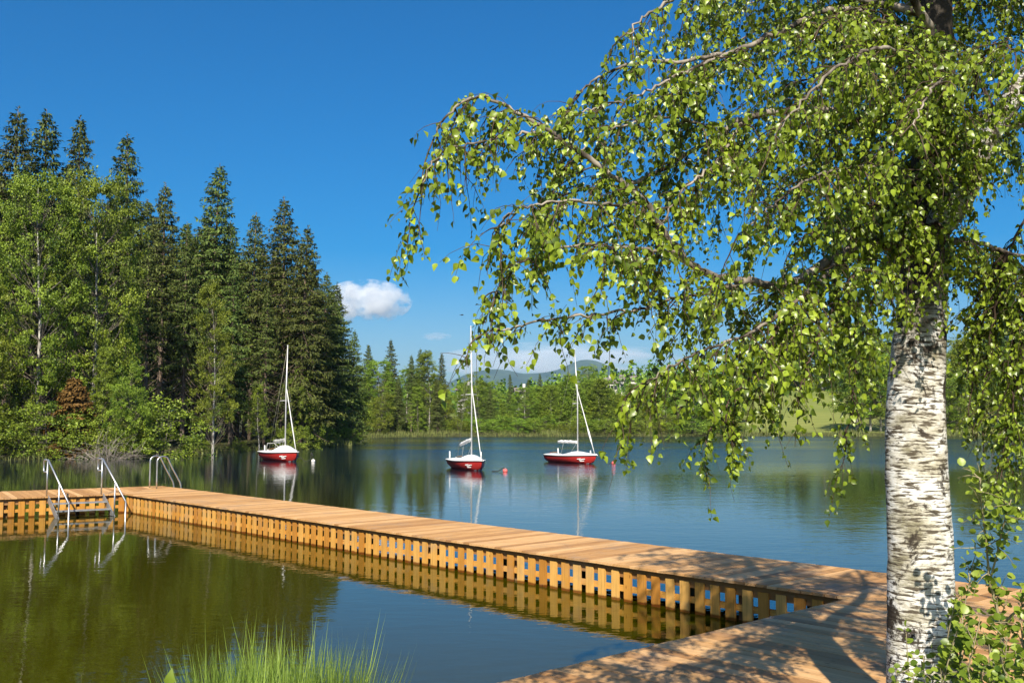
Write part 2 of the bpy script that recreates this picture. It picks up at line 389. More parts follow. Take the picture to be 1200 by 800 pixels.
def smooth_path(pts, n):
    """catmull-rom through the points"""
    P_ = [Vector(p) for p in pts]; P_ = [P_[0] * 2 - P_[1]] + P_ + [P_[-1] * 2 - P_[-2]]
    segs = len(P_) - 3; o = []
    for i in range(n):
        u = i / (n - 1) * segs; k = min(int(u), segs - 1); u -= k
        a, b, c_, d = P_[k:k + 4]
        o.append(.5 * ((2 * b) + (c_ - a) * u + (2 * a - 5 * b + 4 * c_ - d) * u * u + (3 * b - a - 3 * c_ + d) * u ** 3))
    return o

# ------------------------------------------------------------------ terrain, lake, hills, air
LAKE = [(-60, 5.5), (-30, 6.2), (-12, 6.6), (-1, 7.1), (2.2, 7.4), (4.2, 7.9), (6.5, 8.6), (9, 9.4), (16, 12), (40, 24), (80, 58), (118, 105), (120, 138),
        (100, 146), (72, 143), (50, 140.5), (30, 141), (12, 140), (-4, 139), (-13, 136), (-18.5, 129), (-19.5, 120), (-18, 108), (-15.5, 97),
        (-15, 91), (-17.5, 84), (-20.5, 77), (-24, 69), (-26, 64), (-30, 61), (-36, 57.5), (-60, 50), (-85, 34), (-85, 12)]
def lake_sd(x, y):
    """signed distance to the shore line, positive on land"""
    x = np.asarray(x, float); y = np.asarray(y, float)
    d = np.full(x.shape, 1e9); ins = np.zeros(x.shape, bool)
    for (x0, y0), (x1, y1) in zip(LAKE, LAKE[1:] + LAKE[:1]):
        ex, ey = x1 - x0, y1 - y0; t = np.clip(((x - x0) * ex + (y - y0) * ey) / (ex * ex + ey * ey), 0, 1)
        d = np.minimum(d, np.hypot(x - x0 - t * ex, y - y0 - t * ey))
        cr = (y0 > y) != (y1 > y); xi = x0 + (y - y0) * ex / (ey if abs(ey) > 1e-9 else 1e-9)
        ins ^= cr & (x < xi)
    return np.where(ins, -d, d)
def sstep(a, b, v): t = np.clip((v - a) / (b - a), 0, 1); return t * t * (3 - 2 * t)
def ground_z(x, y):
    x = np.asarray(x, float); y = np.asarray(y, float)
    sd = lake_sd(x, y)
    wob = .12 * np.sin(x * .9 + np.sin(y * .7)) * np.sin(y * 1.1) + .3 * np.sin(x * .13 + 1) * np.sin(y * .11)
    inl = -np.minimum(1.5, .12 + .3 * -sd)
    nearb = .42 * sstep(0, 1.1, sd) + .5 * sstep(.6, 3.4, sd)
    forest = .35 * sstep(0, 1.0, sd) + 3.2 * sstep(4, 60, sd) + 1.5 * sstep(60, 200, sd)
    far = .45 * sstep(0, 1.5, sd)
    lx = sstep(-5, 40, x - (y - 140) * .05)
    hill = lx * (9.0 * sstep(142, 262, y) + 3 * sstep(250, 430, y)) + (1 - lx) * (2.2 * sstep(150, 240, y) + 2.5 * sstep(235, 420, y))
    hill = hill * (1 - .75 * sstep(700, 2600, y))
    kn = sstep(20, 30, y); fw = kn * (1 - sstep(95, 125, y)) * sstep(5, -12, x)
    fz = kn * (1 - fw)
    land = nearb * (1 - kn) + forest * fw + (far + hill) * fz + wob * sstep(2, 9, sd) * np.where(y < 20, .25, 1)
    return np.where(sd < 0, inl, np.maximum(land, .1 * sstep(0, .6, sd)))
def gz(x, y): return float(ground_z(np.array([x]), np.array([y]))[0])

def axis_pts(lo, hi, fine):
    p_ = []
    for a, b, st in fine: p_ += list(np.arange(a, b, st))
    p_.append(fine[-1][1]); q = p_[0]; st = fine[0][2]; l = []
    while q > lo: st *= 1.25; q -= st; l.append(max(q, lo))
    q = p_[-1]; st = fine[-1][2]; r = []
    while q < hi: st *= 1.25; q += st; r.append(min(q, hi))
    return np.array(l[::-1] + p_ + r)
gx = axis_pts(-8500, 8500, [(-90, -16, 1.6), (-16, 14, .5), (14, 125, 1.6)])
gy = axis_pts(-900, 9200, [(-8, 16, .5), (16, 152, 1.4), (152, 420, 5)])
X, Y = np.meshgrid(gx, gy); Z = ground_z(X.ravel(), Y.ravel())
nx_, ny_ = len(gx), len(gy)
ii, jj = np.meshgrid(np.arange(nx_ - 1), np.arange(ny_ - 1)); a_ = (jj * nx_ + ii).ravel()
me = quick_mesh('ground', np.stack([X.ravel(), Y.ravel(), Z], 1), np.stack([a_, a_ + 1, a_ + 1 + nx_, a_ + nx_], 1), np.zeros(len(a_)), M['ground'])
mead = sstep(141, 146, Y.ravel()) * sstep(-2, 14, X.ravel() - (Y.ravel() - 140) * .02)
mead = np.maximum(mead, .75 * (Y.ravel() < 20))
mead = np.maximum(mead, sstep(235, 245, Y.ravel()) * .9)
at = me.attributes.new('meadow', 'FLOAT', 'POINT'); at.data.foreach_set('value', mead.astype(np.float32))
me.polygons.foreach_set('use_smooth', np.ones(len(a_), bool))
tag(link('ground', me), kind='structure')

me = MB(); me.v = [(-140, 2, 0), (160, 2, 0), (160, 160, 0), (-140, 160, 0)]; me.face((0, 1, 2, 3), tone=0)
tag(me.build('lake_water', M['water']), kind='structure')

def ridge(name, Y0, depth, peaks, base, x0, x1, seed):
    """a mountain range as a height field"""
    rs = np.random.RandomState(seed); n = 260; k = 36
    xs = np.linspace(x0, x1, n); ys = np.linspace(Y0 - depth, Y0 + depth, k)
    XX, YY = np.meshgrid(xs, ys); prof = np.full(n, float(base))
    for px, ph, pw in peaks: prof = np.maximum(prof, ph * np.exp(-((xs - px) / pw) ** 2) + base * .2)
    prof = np.convolve(np.pad(prof, 4, mode='edge'), np.ones(9) / 9, 'valid')
    nz = sum(np.sin(XX * f_ + rs.rand() * 9 + YY * f_ * .6) * np.sin(YY * f_ * 1.2 + rs.rand() * 9) * a for f_, a in ((.0021, 32), (.0047, 18), (.011, 9), (.025, 4)))
    ZZ = (prof[None] + .6 * nz * (prof[None] / prof.max())) * np.clip(1 - np.abs((YY - Y0) / depth) ** 1.4, 0, 1) - 5
    i2, j2 = np.meshgrid(np.arange(n - 1), np.arange(k - 1)); a2 = (j2 * n + i2).ravel()
    m_ = quick_mesh(name, np.stack([XX.ravel(), YY.ravel(), ZZ.ravel()], 1), np.stack([a2, a2 + 1, a2 + 1 + n, a2 + n], 1), np.zeros(len(a2)), M['hill'])
    m_.polygons.foreach_set('use_smooth', np.ones(len(a2), bool))
    return tag(link(name, m_), kind='structure')
ridge('hills', 5200, 900, [(-560, 200, 300), (-1500, 260, 500), (480, 110, 300), (1500, 150, 600), (2800, 190, 700), (-2700, 200, 700)], 90, -4200, 4600, 3)
ridge('hills', 7400, 1000, [(-250, 385, 260), (60, 355, 260), (560, 425, 420), (-1100, 330, 500), (1700, 330, 600), (3200, 380, 700)], 230, -5200, 5600, 5)

hz = MB(); hz.box((0, 4150, 330), (17200, 0, 0), (0, 10300, 0), (0, 0, 666))
hm = bpy.data.materials.new('haze'); hm.use_nodes = True; ht = hm.node_tree; ht.nodes.clear()
ho = ht.nodes.new('ShaderNodeOutputMaterial'); hv = ht.nodes.new('ShaderNodeVolumePrincipled')
hv.inputs['Color'].default_value = (.38, .64, 1, 1); hv.inputs['Density'].default_value = .000055; hv.inputs['Anisotropy'].default_value = 0
ht.links.new(hv.outputs[0], ho.inputs['Volume'])
tag(hz.build('haze', hm), kind='stuff')

def cloud(name, centre, half, seed, dens, label):
    """a cumulus: bumpy volume of droplets inside a closed lumpy shell"""
    b = MB(); b.ball((0, 0, 0), 1, 24, 14)
    m = bpy.data.materials.new(name); m.use_nodes = True; t = m.node_tree; t.nodes.clear()
    o = t.nodes.new('ShaderNodeOutputMaterial'); v = t.nodes.new('ShaderNodeVolumePrincipled')
    v.inputs['Color'].default_value = (1, 1, 1, 1); v.inputs['Anisotropy'].default_value = 0
    tc = N(t, 'ShaderNodeTexCoord')
    mp = t.nodes.new('ShaderNodeMapping'); mp.inputs['Location'].default_value = (seed * 3.1, seed * 1.7, seed); mp.inputs['Scale'].default_value = (1.7, 1.7, 1.15)
    t.links.new(tc.outputs['Object'], mp.inputs[0])
    n = N(t, 'ShaderNodeTexNoise', Scale=1.25, Detail=7.0, Roughness=.6); t.links.new(mp.outputs[0], n.inputs['Vector'])
    ln = N(t, 'ShaderNodeVectorMath', operation='LENGTH'); t.links.new(tc.outputs['Object'], ln.inputs[0])
    s1 = N(t, 'ShaderNodeMath', operation='MULTIPLY_ADD'); t.links.new(n.outputs[0], s1.inputs[0]); s1.inputs[1].default_value = 4.6; s1.inputs[2].default_value = -1.85
    s2 = N(t, 'ShaderNodeMath', operation='SUBTRACT'); t.links.new(s1.outputs[0], s2.inputs[0])
    lp = N(t, 'ShaderNodeMath', operation='POWER'); t.links.new(ln.outputs['Value'], lp.inputs[0]); lp.inputs[1].default_value = 2.0
    ls = N(t, 'ShaderNodeMath', operation='MULTIPLY'); t.links.new(lp.outputs[0], ls.inputs[0]); ls.inputs[1].default_value = .62
    t.links.new(ls.outputs[0], s2.inputs[1])
    mr = N(t, 'ShaderNodeMapRange'); t.links.new(s2.outputs[0], mr.inputs[0]); mr.inputs[1].default_value = 0.0; mr.inputs[2].default_value = .35; mr.inputs[3].default_value = 0; mr.inputs[4].default_value = dens
    t.links.new(mr.outputs[0], v.inputs['Density']); t.links.new(v.outputs[0], o.inputs['Volume'])
    ob = b.build(name, m); ob.location = centre; ob.scale = half
    return tag(ob, label, 'cloud')
cloud('cumulus_cloud', at_y(430, 353, 12000), (560, 420, 270), 3, .0065, 'small white puffy cloud just right of the tall spruces')
cloud('cloud_bank', at_y(655, 424, 16000), (2100, 600, 330), 8, .0020, 'faint white cloud bank low over the blue mountains')
cloud('cloud_wisp', at_y(511, 394, 14000), (230, 150, 60), 5, .003, 'tiny faint wisp of cloud alone in the blue sky')

# ------------------------------------------------------------------ pier
DZ = .5                                             # deck top above the water
CA = Vector((-10.303, 26.828)); CC = Vector((3.869, 11.332))      # inner corners of the basin
U1 = (CC - CA).normalized(); N1 = Vector((-U1.y, U1.x))           # along the long walk, and away from the basin
W1 = Vector((-.848, -.530)).normalized(); E1 = Vector((-W1.y, W1.x))
if E1.y < 0: E1 = -E1                                # out of the basin on the left walk (+E1), W1 runs left
V1 = Vector((-.736, -.677)).normalized(); O1 = Vector((-V1.y, V1.x))
if O1.dot(U1) < 0: O1 = -O1
LW, SW = 1.92, 2.6                                   # widths

def isect(p, d, q, e):
    den = d.x * e.y - d.y * e.x; t = ((q.x - p.x) * e.y - (q.y - p.y) * e.x) / den
    return p + d * t
outA = isect(CA + N1 * LW, U1, CA + E1 * SW, W1)     # outer corners where the back edges meet
outC = isect(CC + N1 * LW, U1, CC + O1 * SW, V1)

def clip(poly, p, d):
    """keep what lies to the left of the line p + t d"""
    o = []; n = len(poly)
    sd_ = [d.x * (q.y - p.y) - d.y * (q.x - p.x) for q in poly]
    for i in range(n):
        j = (i + 1) % n
        if sd_[i] >= 0: o.append(poly[i])
        if (sd_[i] > 0) != (sd_[j] > 0) and abs(sd_[i] - sd_[j]) > 1e-12: o.append(poly[i].lerp(poly[j], sd_[i] / (sd_[i] - sd_[j])))
    return o
def area(po): return .5 * sum(po[i].x * po[(i + 1) % len(po)].y - po[i].y * po[(i + 1) % len(po)].x for i in range(len(po)))

def planks(b, p, d, n, width, s0, s1, cuts, over=.055):
    """boards across a walk: p inner corner, d along, n across"""
    s = s0; k = 0
    while s < s1:
        wd = .142; q = [p + d * s - n * (over + rnd.uniform(-.004, .004)), p + d * (s + wd) - n * (over + rnd.uniform(-.004, .004)),
                        p + d * (s + wd) + n * (width + .03), p + d * s + n * (width + .03)]
        if area(q) < 0: q.reverse()
        for cp, cd in cuts: q = clip(q, cp, cd) if q else q
        if len(q) >= 3 and area(q) > .004:
            dz = rnd.uniform(-.0025, .0025)
            b.prism(q, DZ - .032 + dz, DZ + dz, rnd.random(), (n.x, n.y))
        s += wd + .012; k += 1

pier = tag(empty('swimming_pier', (CC.x, CC.y, 0)), 'orange larch plank pier with slatted skirt boxing in the swimming basin', 'pier')
def pbuild(b, name, m):
    o = b.build(name, m); o.parent = pier; o.matrix_parent_inverse = pier.matrix_basis.inverted()
    return o
pier.matrix_basis
mA = (outA - CA).normalized(); mC = (outC - CC).normalized()
Llong = (CC - CA).length
b = MB(); planks(b, CA, U1, N1, LW, -3.4, Llong + 4.5, [(CA, -mA), (CC, mC)]); pbuild(b, 'deck', M['deck_wood'])
b = MB(); planks(b, CA, W1, E1, SW, -4.0, 9.5, [(CA, mA)]); pbuild(b, 'deck', M['deck_wood'])
b = MB(); planks(b, CC, V1, O1, SW, -4.0, 9.0, [(CC, -mC)]); pbuild(b, 'deck', M['deck_wood'])

def v3(p, z): return Vector((p.x, p.y, z))
def skirt(p, d, n, L, pitch=.24, wd=.142):
    """upright slats on two rails, hanging from the edge beam into the water"""
    b = MB(); k = int(L / pitch)
    for i in range(k + 1):
        s = .09 + i * pitch + rnd.uniform(-.008, .008); ww = wd + rnd.uniform(-.008, .008)
        if s > L - .03: break
        top = .405 + rnd.uniform(-.006, .006); q = p + d * s + n * rnd.uniform(.0, .004)
        lean = d * rnd.uniform(-.004, .004)
        b.box(v3(q + n * .012, (top - .42) / 2), v3(d * ww, 0), v3(n * .024, 0), v3(lean, top + .42), rnd.random())
    pbuild(b, 'slat_skirt', M['slat_wood'])
    b = MB()
    b.box(v3(p + d * (L / 2) + n * .062, .165), v3(d * L, 0), v3(n * .06, 0), (0, 0, .075), rnd.random(), 0)
    b.box(v3(p + d * (L / 2) + n * .062, -.2), v3(d * L, 0), v3(n * .06, 0), (0, 0, .08), rnd.random(), 0)
    pbuild(b, 'skirt_rail', M['slat_wood'])
    b = MB(); b.box(v3(p + d * (L / 2) + n * .066, .392), v3(d * L, 0), v3(n * .07, 0), (0, 0, .145), .4, 0)
    pbuild(b, 'edge_beam', M['beam_wood'])
skirt(CA, U1, N1, Llong); skirt(CA + W1 * .03, W1, E1, 9.2); skirt(CC + V1 * .05, V1, O1, 8.6)
def understructure(p, d, n, L, width, step=2.1):
    b = MB(); b.box(v3(p + d * (L / 2) + n * (width - .06), .392), v3(d * L, 0), v3(n * .07, 0), (0, 0, .145), .6, 0)
    b.box(v3(p + d * (L / 2) + n * (width / 2), .392), v3(d * L, 0), v3(n * .07, 0), (0, 0, .145), .2, 0)
    pbuild(b, 'bearer', M['beam_wood'])
    k = int(L / step)
    for i in range(k + 1):
        for nn in (.175, width - .17):
            q = p + d * (.5 + i * step) + n * nn
            if lake_sd(np.array([q.x]), np.array([q.y]))[0] > .5: continue
            b = MB(); b.box(v3(q, -.55), v3(d * .13, 0), v3(n * .13, 0), (0, 0, 1.73), rnd.random()); pbuild(b, 'post', M['wet_post'])
understructure(CA, U1, N1, Llong, LW); understructure(CA + W1 * .3, W1, E1, 9.0, SW); understructure(CC + V1 * .3, V1, O1, 8.5, SW)

# steel steps with two hand rails, down from the left walk into the basin
def stair_pt(al, o_, z): q = CA + W1 * al + U1 * o_; return Vector((q.x, q.y, z))
st = tag(empty('bathing_steps', stair_pt(1.1, 0, 0)), 'galvanised steel steps with two handrails leading down into the basin', 'steps')
def sbuild(b, name, m, par=None):
    o = b.build(name, m); o.parent = par or st; o.matrix_parent_inverse = Matrix.Translation(-Vector(st.location)); return o
from mathutils import Matrix
AL = (1.93, .61)
for al in AL:
    b = MB()
    a0, a1 = stair_pt(al, .08, .45), stair_pt(al, 1.45, -.42); dv = a1 - a0
    b.box((a0 + a1) / 2, v3(W1 * .012, 0), dv.cross(v3(W1, 0)).normalized() * .2, dv, .5); sbuild(b, 'stringer', M['galvanised'])
    b = MB(); top = 1.43
    rail = [stair_pt(al, -.05, DZ), stair_pt(al, -.05, top - .02)]
    b.tube(rail, .021, 8)
    end = stair_pt(al, 1.62, top - 1.60 * (top + .10) / 2.4)
    b.tube(smooth_path([stair_pt(al, -.06, top - .01), stair_pt(al, .0, top), stair_pt(al, .05, top - .035)], 6) + [end], .021, 8)
    lp = [stair_pt(al, -.05, top), stair_pt(al, -.30, top - .0), stair_pt(al, -.345, top - .04), stair_pt(al, -.345, top - .27), stair_pt(al, -.30, top - .31), stair_pt(al, -.05, top - .31)]
    b.tube(lp, .02, 8)
    def rz(o_): return top - (o_ - .02) * (top + .10) / 2.4
    b.tube([stair_pt(al, .88, -.1), stair_pt(al, .88, rz(.88))], .02, 8); b.tube([stair_pt(al, 1.62, -.9), stair_pt(al, 1.62, rz(1.62))], .02, 8)
    sbuild(b, 'handrail', M['steel'])
for o_, z in ((.30, .33), (.57, .16), (.84, -.015), (1.1, -.2)):
    b = MB(); q = stair_pt(1.27, o_, z)
    b.box(q, v3(W1 * 1.29, 0), v3(U1 * .22, 0), (0, 0, .03), .5, 0)
    sbuild(b, 'tread', M['galvanised'])

# two bent hand hoops of the ladder on the outer edge
ld = tag(empty('ladder', v3(CA - U1 * 1.5 + N1 * 1.6, DZ)), 'chrome bathing ladder with two curved grab hoops at the far corner of the pier', 'ladder')
for s in (-1.76, -1.27):
    q = lambda n_, z: v3(CA + U1 * s + N1 * n_, z)
    pts = [q(1.36, DZ), q(1.36, 1.0), q(1.36, 1.22)] + [q(1.36 + .17 * (1 - math.cos(a)), 1.26 + .15 * math.sin(a)) for a in np.linspace(.15, 2.5, 9)] + [q(1.82, 1.05), q(2.0, .74), q(2.07, .58), q(2.09, .3), q(2.09, -.9)]
    b = MB(); b.tube(smooth_path(pts, 40), .021, 10)
    o = b.build('grab_hoop', M['steel']); o.parent = ld; o.matrix_parent_inverse = Matrix.Translation(-Vector(ld.location))
for z in (.25, -.05, -.35, -.65):
    b = MB(); b.tube([v3(CA + U1 * -1.76 + N1 * 2.09, z), v3(CA + U1 * -1.27 + N1 * 2.09, z)], .02, 8)
    o = b.build('rung', M['steel']); o.parent = ld; o.matrix_parent_inverse = Matrix.Translation(-Vector(ld.location))

# ------------------------------------------------------------------ boats
def boat(pos, heading, label, mast_h, style, sc=.82):
    """small open keel boat: bow towards +X before turning"""
    mast_h = mast_h / sc
    root = tag(empty('sailing_boat', (pos.x, pos.y, 0), heading, sc), label, 'sailing boat', 'small red sailing boats moored on the lake')
    L = 4.7
    def bx_(t): return -L / 2 + L * t                                   # t 0 stern, 1 bow
    def half(t): return .86 * (1 - max(0, (t - .42) / .58) ** 2.3) * (.80 + .20 * math.sin(min(t / .42, 1) * PI / 2)) + .012
    def sheer(t): return .50 + .20 * max(0, t - .3) ** 1.6 + .03 * (1 - t) 
    def keel(t): return -.16 + .20 * max(0, (.18 - t) / .18) ** 2 * .8 + .42 * max(0, (t - .80) / .2) ** 2.2
    def rake(t, k): return .22 * max(0, (t - .7) / .3) ** 2 * k          # the stem leans forward at the top
    n = 22; K = [0, .3, .62, .86, .97, 1.0]; Hh = [0, .05, .18, .46, .8, 1.0]
    b = MB()
    def sec(t):
        pts = []
        for side in (-1, 1):
            row = []
            for kk, hh in zip(K, Hh):
                z = keel(t) + (sheer(t) - keel(t)) * hh
                row.append((bx_(t) + rake(t, hh) - .10 * (1 - hh) * (t < .01), side * half(t) * kk, z))
            pts.append(row)
        return pts[0][::-1] + pts[1][1:]
    rows = [sec(i / (n - 1)) for i in range(n)]; m_ = len(rows[0])
    for r_ in rows: b.v += r_
    for i in range(n - 1):
        for j in range(m_ - 1):
            q = [i * m_ + j, i * m_ + j + 1, (i + 1) * m_ + j + 1, (i + 1) * m_ + j]
            zz = sum(b.v[k][2] for k in q) / 4
            b.face(q[::-1], None, .5, 1 if (zz < .06 and i > 15) else (2 if zz < -.0 else 0), True)
    b.face([j for j in range(m_)], None, .5, 0)
    b.build('hull', [M['hull_red'], M['boat_white'], M['hull_dark']], root)
    # white deck with rolled gunwale, cambered, cockpit well cut in aft
    b = MB(); nd = 34; cols = 13
    def top(t, y_):
        z = sheer(t) + .012 + .05 * (1 - (y_) ** 2)
        dome = .27 * math.exp(-((t - .60) / (.17 if t < .6 else .24)) ** 2) * max(0, 1 - (abs(y_) / .8) ** 2.2)
        z += dome * (style.get('dome', 1))
        if .10 < t < .43 and abs(y_) < .66 and not style.get('covered'): z -= .30
        return z
    for i in range(nd):
        t = i / (nd - 1)
        for j in range(cols):
            y_ = -1 + 2 * j / (cols - 1); b.v.append((bx_(t) + rake(t, 1), y_ * (half(t) + .03), top(t, y_)))
    for i in range(nd - 1):
        for j in range(cols - 1):
            b.face([i * cols + j, (i + 1) * cols + j, (i + 1) * cols + j + 1, i * cols + j + 1], None, .5, 0, True)
    b.build('deck', M['boat_white'], root)
    b = MB()
    for sd_ in (-1, 1):
        b.tube([(bx_(t) + rake(t, 1), sd_ * (half(t) + .018), sheer(t) - .01) for t in np.linspace(0, 1, 26)], .035, 6)
    b.tube([(bx_(0) - .01, half(0) * y_, sheer(0) - .01) for y_ in (-1, 0, 1)], .035, 6)
    b.build('gunwale', M['boat_white'], root)
    b = MB()
    for sd_ in (-1, 1):
        b.tube([(bx_(t) + rake(t, .93), sd_ * (half(t) + .005), sheer(t) - .062) for t in np.linspace(0, 1, 26)], .018, 4)
    b.build('rubbing_strake', M['hull_dark'], root)
    # white lettering-like emblem on each bow
    for sd_ in (-1, 1):
        b = MB()
        for k_, (ta, tb, hz_) in enumerate(((.76, .815, .30), (.79, .835, .24), (.825, .87, .31), (.80, .86, .19))):
            pa = [Vector((bx_(t) + rake(t, .7), sd_ * (half(t) * .985 + .012), hz_ + .02 * math.sin(9 * t + k_) + dz)) for t, dz in ((ta, 0), (tb, .03))]
            b.box((pa[0] + pa[1]) / 2, pa[1] - pa[0], (0, .008, 0), (0, 0, .05), .5, 0)
        b.build('bow_emblem', M['boat_white'], root)
    mx = bx_(.62)
    b = MB(); b.tube([(mx, 0, sheer(.62)), (mx, 0, mast_h * .6), (mx + style.get('rake', -.05), 0, mast_h)], [.048, .044, .028], 8)
    b.ball((mx + style.get('rake', -.05), 0, mast_h), .05, 8, 6); mast = b.build('mast', M['mast'], root)
    b = MB(); zs = mast_h * .52
    b.tube([(mx - .1, -.36, zs), (mx, 0, zs + .02), (mx - .1, .36, zs)], .018, 5); b.build('spreader', M['mast'], mast)
    if style.get('spreader2'):
        b = MB(); z2 = mast_h * .71; b.tube([(mx - .05, -.30, z2), (mx, 0, z2 + .01), (mx - .05, .30, z2)], .014, 5); b.build('spreader', M['mast'], mast)
    # boom with the mainsail furled on it
    z0, z1 = style['boom']
    bl = style.get('boom_len', 2.15)
    b = MB(); b.tube([(mx - .05, 0, z0), (mx - bl, style.get('boom_y', 0), z1)], .035, 8); boom = b.build('boom', M['mast'], root)
    b = MB(); k_ = 14
    pts = [(mx - .08 - (bl - .12) * i / k_, style.get('boom_y', 0) * i / k_ + .02 * math.sin(i * 2.1), z0 + (z1 - z0) * i / k_ + .07 + .018 * math.sin(i * 1.7) - style.get('sag', 0) * math.sin(i / k_ * PI)) for i in range(k_ + 1)]
    b.tube(pts, [.05 + .055 * math.sin(min(1, (i + .6) / 4) * PI / 2) * (1 if i < k_ - 1 else .7) + .012 * math.sin(i * 2.9) for i in range(k_ + 1)], 9)
    b.build('furled_sail', M[style.get('sail', 'canvas')], boom)
    # forestay with the rolled jib
    fs = Vector((mx + style.get('rake', -.05) * .7, 0, mast_h * style.get('jib_top', .66))); fb = Vector((bx_(.965) + .14, 0, sheer(.97) + .06))
    b = MB(); k_ = 16
    b.tube([fb.lerp(fs, i / k_) for i in range(k_ + 1)], [.016 + .026 * math.sin(min(1, i / k_ * 1.6) * PI * .62) ** 1 * (1 - .6 * i / k_) + (.03 if style.get('flap') and 3 <= i <= 5 else 0) for i in range(k_ + 1)], 7)
    jib = b.build('furled_jib', M['canvas'], root)
    if style.get('flap'):
        b = MB(); p0, p1 = fb.lerp(fs, .20), fb.lerp(fs, .42); p2 = fb.lerp(fs, .25) + Vector((-.2, .05, .04))
        for sgn in (-1, 1):
            q = len(b.v); b.v += [tuple(p0 + Vector((0, sgn * .02, 0))), tuple(p1 + Vector((0, sgn * .015, 0))), tuple(p2 + Vector((0, sgn * .015, 0)))]; b.face((q, q + 1, q + 2) if sgn > 0 else (q + 2, q + 1, q))
        b.build('sail_clew', M['canvas'], jib)
    b = MB()
    for sd_ in (-1, 1):
        b.tube([(mx - .18, sd_ * half(.58), sheer(.58)), (mx - .1, sd_ * .36, zs), (mx, sd_ * .02, mast_h * .74)], .006, 4)
    b.tube([(bx_(.02), 0, sheer(0)), (mx + style.get('rake', -.05), 0, mast_h)], .012 if style.get('topping') else .006, 4)
    b.build('rigging', M['rope'], root)
    b = MB(); b.tube([(mx - bl * .72, 0, z0 + (z1 - z0) * .72), (bx_(.22), 0, sheer(.2) - .1)], .012, 4); b.build('mainsheet', M['canvas_grey'], root)
    b = MB(); b.tube([(mx - .03, 0, 1.45), (mx - bl * .42, 0, .55)], .014, 4); b.build('kicker', M['canvas_grey'], root)
    for (t, y_, h_) in style.get('posts', [(.3, -.6, .42), (.93, .12, .36)]):
        b = MB(); b.tube([(bx_(t), y_, sheer(t)), (bx_(t) - .03, y_, sheer(t) + h_)], [.055, .035], 8); b.build('stanchion', M['boat_white'], root)
    # rudder on the transom with its tiller
    b = MB(); b.box((bx_(0) - .2, 0, .12), (.26, 0, 0), (0, .05, 0), (0, 0, .8), .5); b.box((bx_(0) - .1, 0, .56), (.12, 0, 0), (0, .08, 0), (0, 0, .14), .5)
    rud = b.build('rudder', M['hull_red' if style.get('red_rudder') else 'boat_white'], root)
    b = MB(); b.tube([(bx_(0) - .12, 0, .64), (bx_(0) + .75, .1, .72)], [.022, .018], 6); b.build('tiller', M['beam_wood'], rud)
    if style.get('frame'):
        b = MB(); b.tube([(bx_(.16), -.45, .5), (bx_(.2), -.42, 1.05), (bx_(.2), .42, 1.05), (bx_(.16), .45, .5)], .025, 6)
        b.tube([(bx_(.2), 0, 1.05), (bx_(.42), .3, .55)], .02, 6); b.build('boom_crutch', M['canvas_grey'], root)
    return root
p1, p2, p3 = at_z(330, 539.3, 0), at_z(549, 549.3, 0), at_z(671, 542, 0)
boat(p1, math.radians(-56), 'red sailing boat with a grey messy boom, moored close to the tall spruces', 6.8, dict(boom=(1.25, 1.12), sail='canvas_grey', sag=.05, topping=True, covered=True, dome=1.35, jib_top=.62, frame=True, boom_y=.1, rake=.14, posts=[(.15, -.5, .4)]), .95)
boat(p2, math.radians(-69), 'red sailing boat with a drooping white boom and the tallest mast, middle one of three', 7.05, dict(boom=(1.72, 1.36), dome=1.05, jib_top=.62, rake=-.2, posts=[(.12, -.62, .5), (.3, .5, .5), (.93, .1, .5)]))
boat(p3, math.radians(-54), 'red sailing boat with a level white boom and loose sail flap on its forestay', 6.4, dict(boom=(1.36, 1.36), dome=.75, jib_top=.70, flap=True, rake=-.3, red_rudder=True, spreader2=True, posts=[(.33, -.62, .48), (.86, .2, .3)]))

def buoy(px, py, r, m, label, line):
    p_ = at_z(px, py, 0); root = tag(empty('mooring_buoy', (p_.x, p_.y, 0)), label, 'buoy', 'mooring buoys beside the sailing boats')
    b = MB(); b.ball((0, 0, r * .35), r, 14, 10, (1, 1, .9)); b.build('float', m, root)
    b = MB(); b.tube([(0, 0, r * 1.2), (0, 0, r * 1.38)], r * .16, 6); b.tube([(math.cos(a) * r * .22, 0, r * 1.5 + math.sin(a) * r * .2) for a in np.linspace(0, 2 * PI, 9)], r * .06, 5); b.build('ring', M['galvanised'], root)
    b = MB(); b.tube([tuple(Vector(q) - Vector((p_.x, p_.y, 0))) for q in line(p_)], .022, 5); b.build('mooring_line', M['rope_dark'], root)
    return root
def bow_of(p_, hd, z=.45): return Vector((p_.x + 2.05 * math.cos(hd), p_.y + 2.05 * math.sin(hd), z))
buoy(367, 540.8, .12, M['buoy_white'], 'white buoy on a slack line off the bow nearest the spruces', lambda p_: smooth_path([bow_of(p1, math.radians(-56)), bow_of(p1, math.radians(-56)).lerp(p_, .45) + Vector((0, 0, -.12)), p_ + Vector((-.5, .0, .04)), p_ + Vector((-.16, 0, .12)), p_ + Vector((-.12, 0, .52)), p_ + Vector((0, 0, .3))], 22))
buoy(592, 552.5, .12, M['buoy_pink'], 'pink buoy trailing a dark floating line off the middle boat', lambda p_: smooth_path([p_ + Vector((-.62, .1, .03)), p_ + Vector((-.45, 0, .03)), p_ + Vector((-.3, .05, .05)), p_ + Vector((-.12, 0, .16)), p_ + Vector((0, 0, .2))], 12))
buoy(719, 543.2, .12, M['buoy_pink'], 'pink buoy off the bow of the boat with the level boom', lambda p_: smooth_path([p_ + Vector((0, 0, .2)), p_ + Vector((-.15, .02, .04)), p_ + Vector((-.5, .1, -.05))], 6))

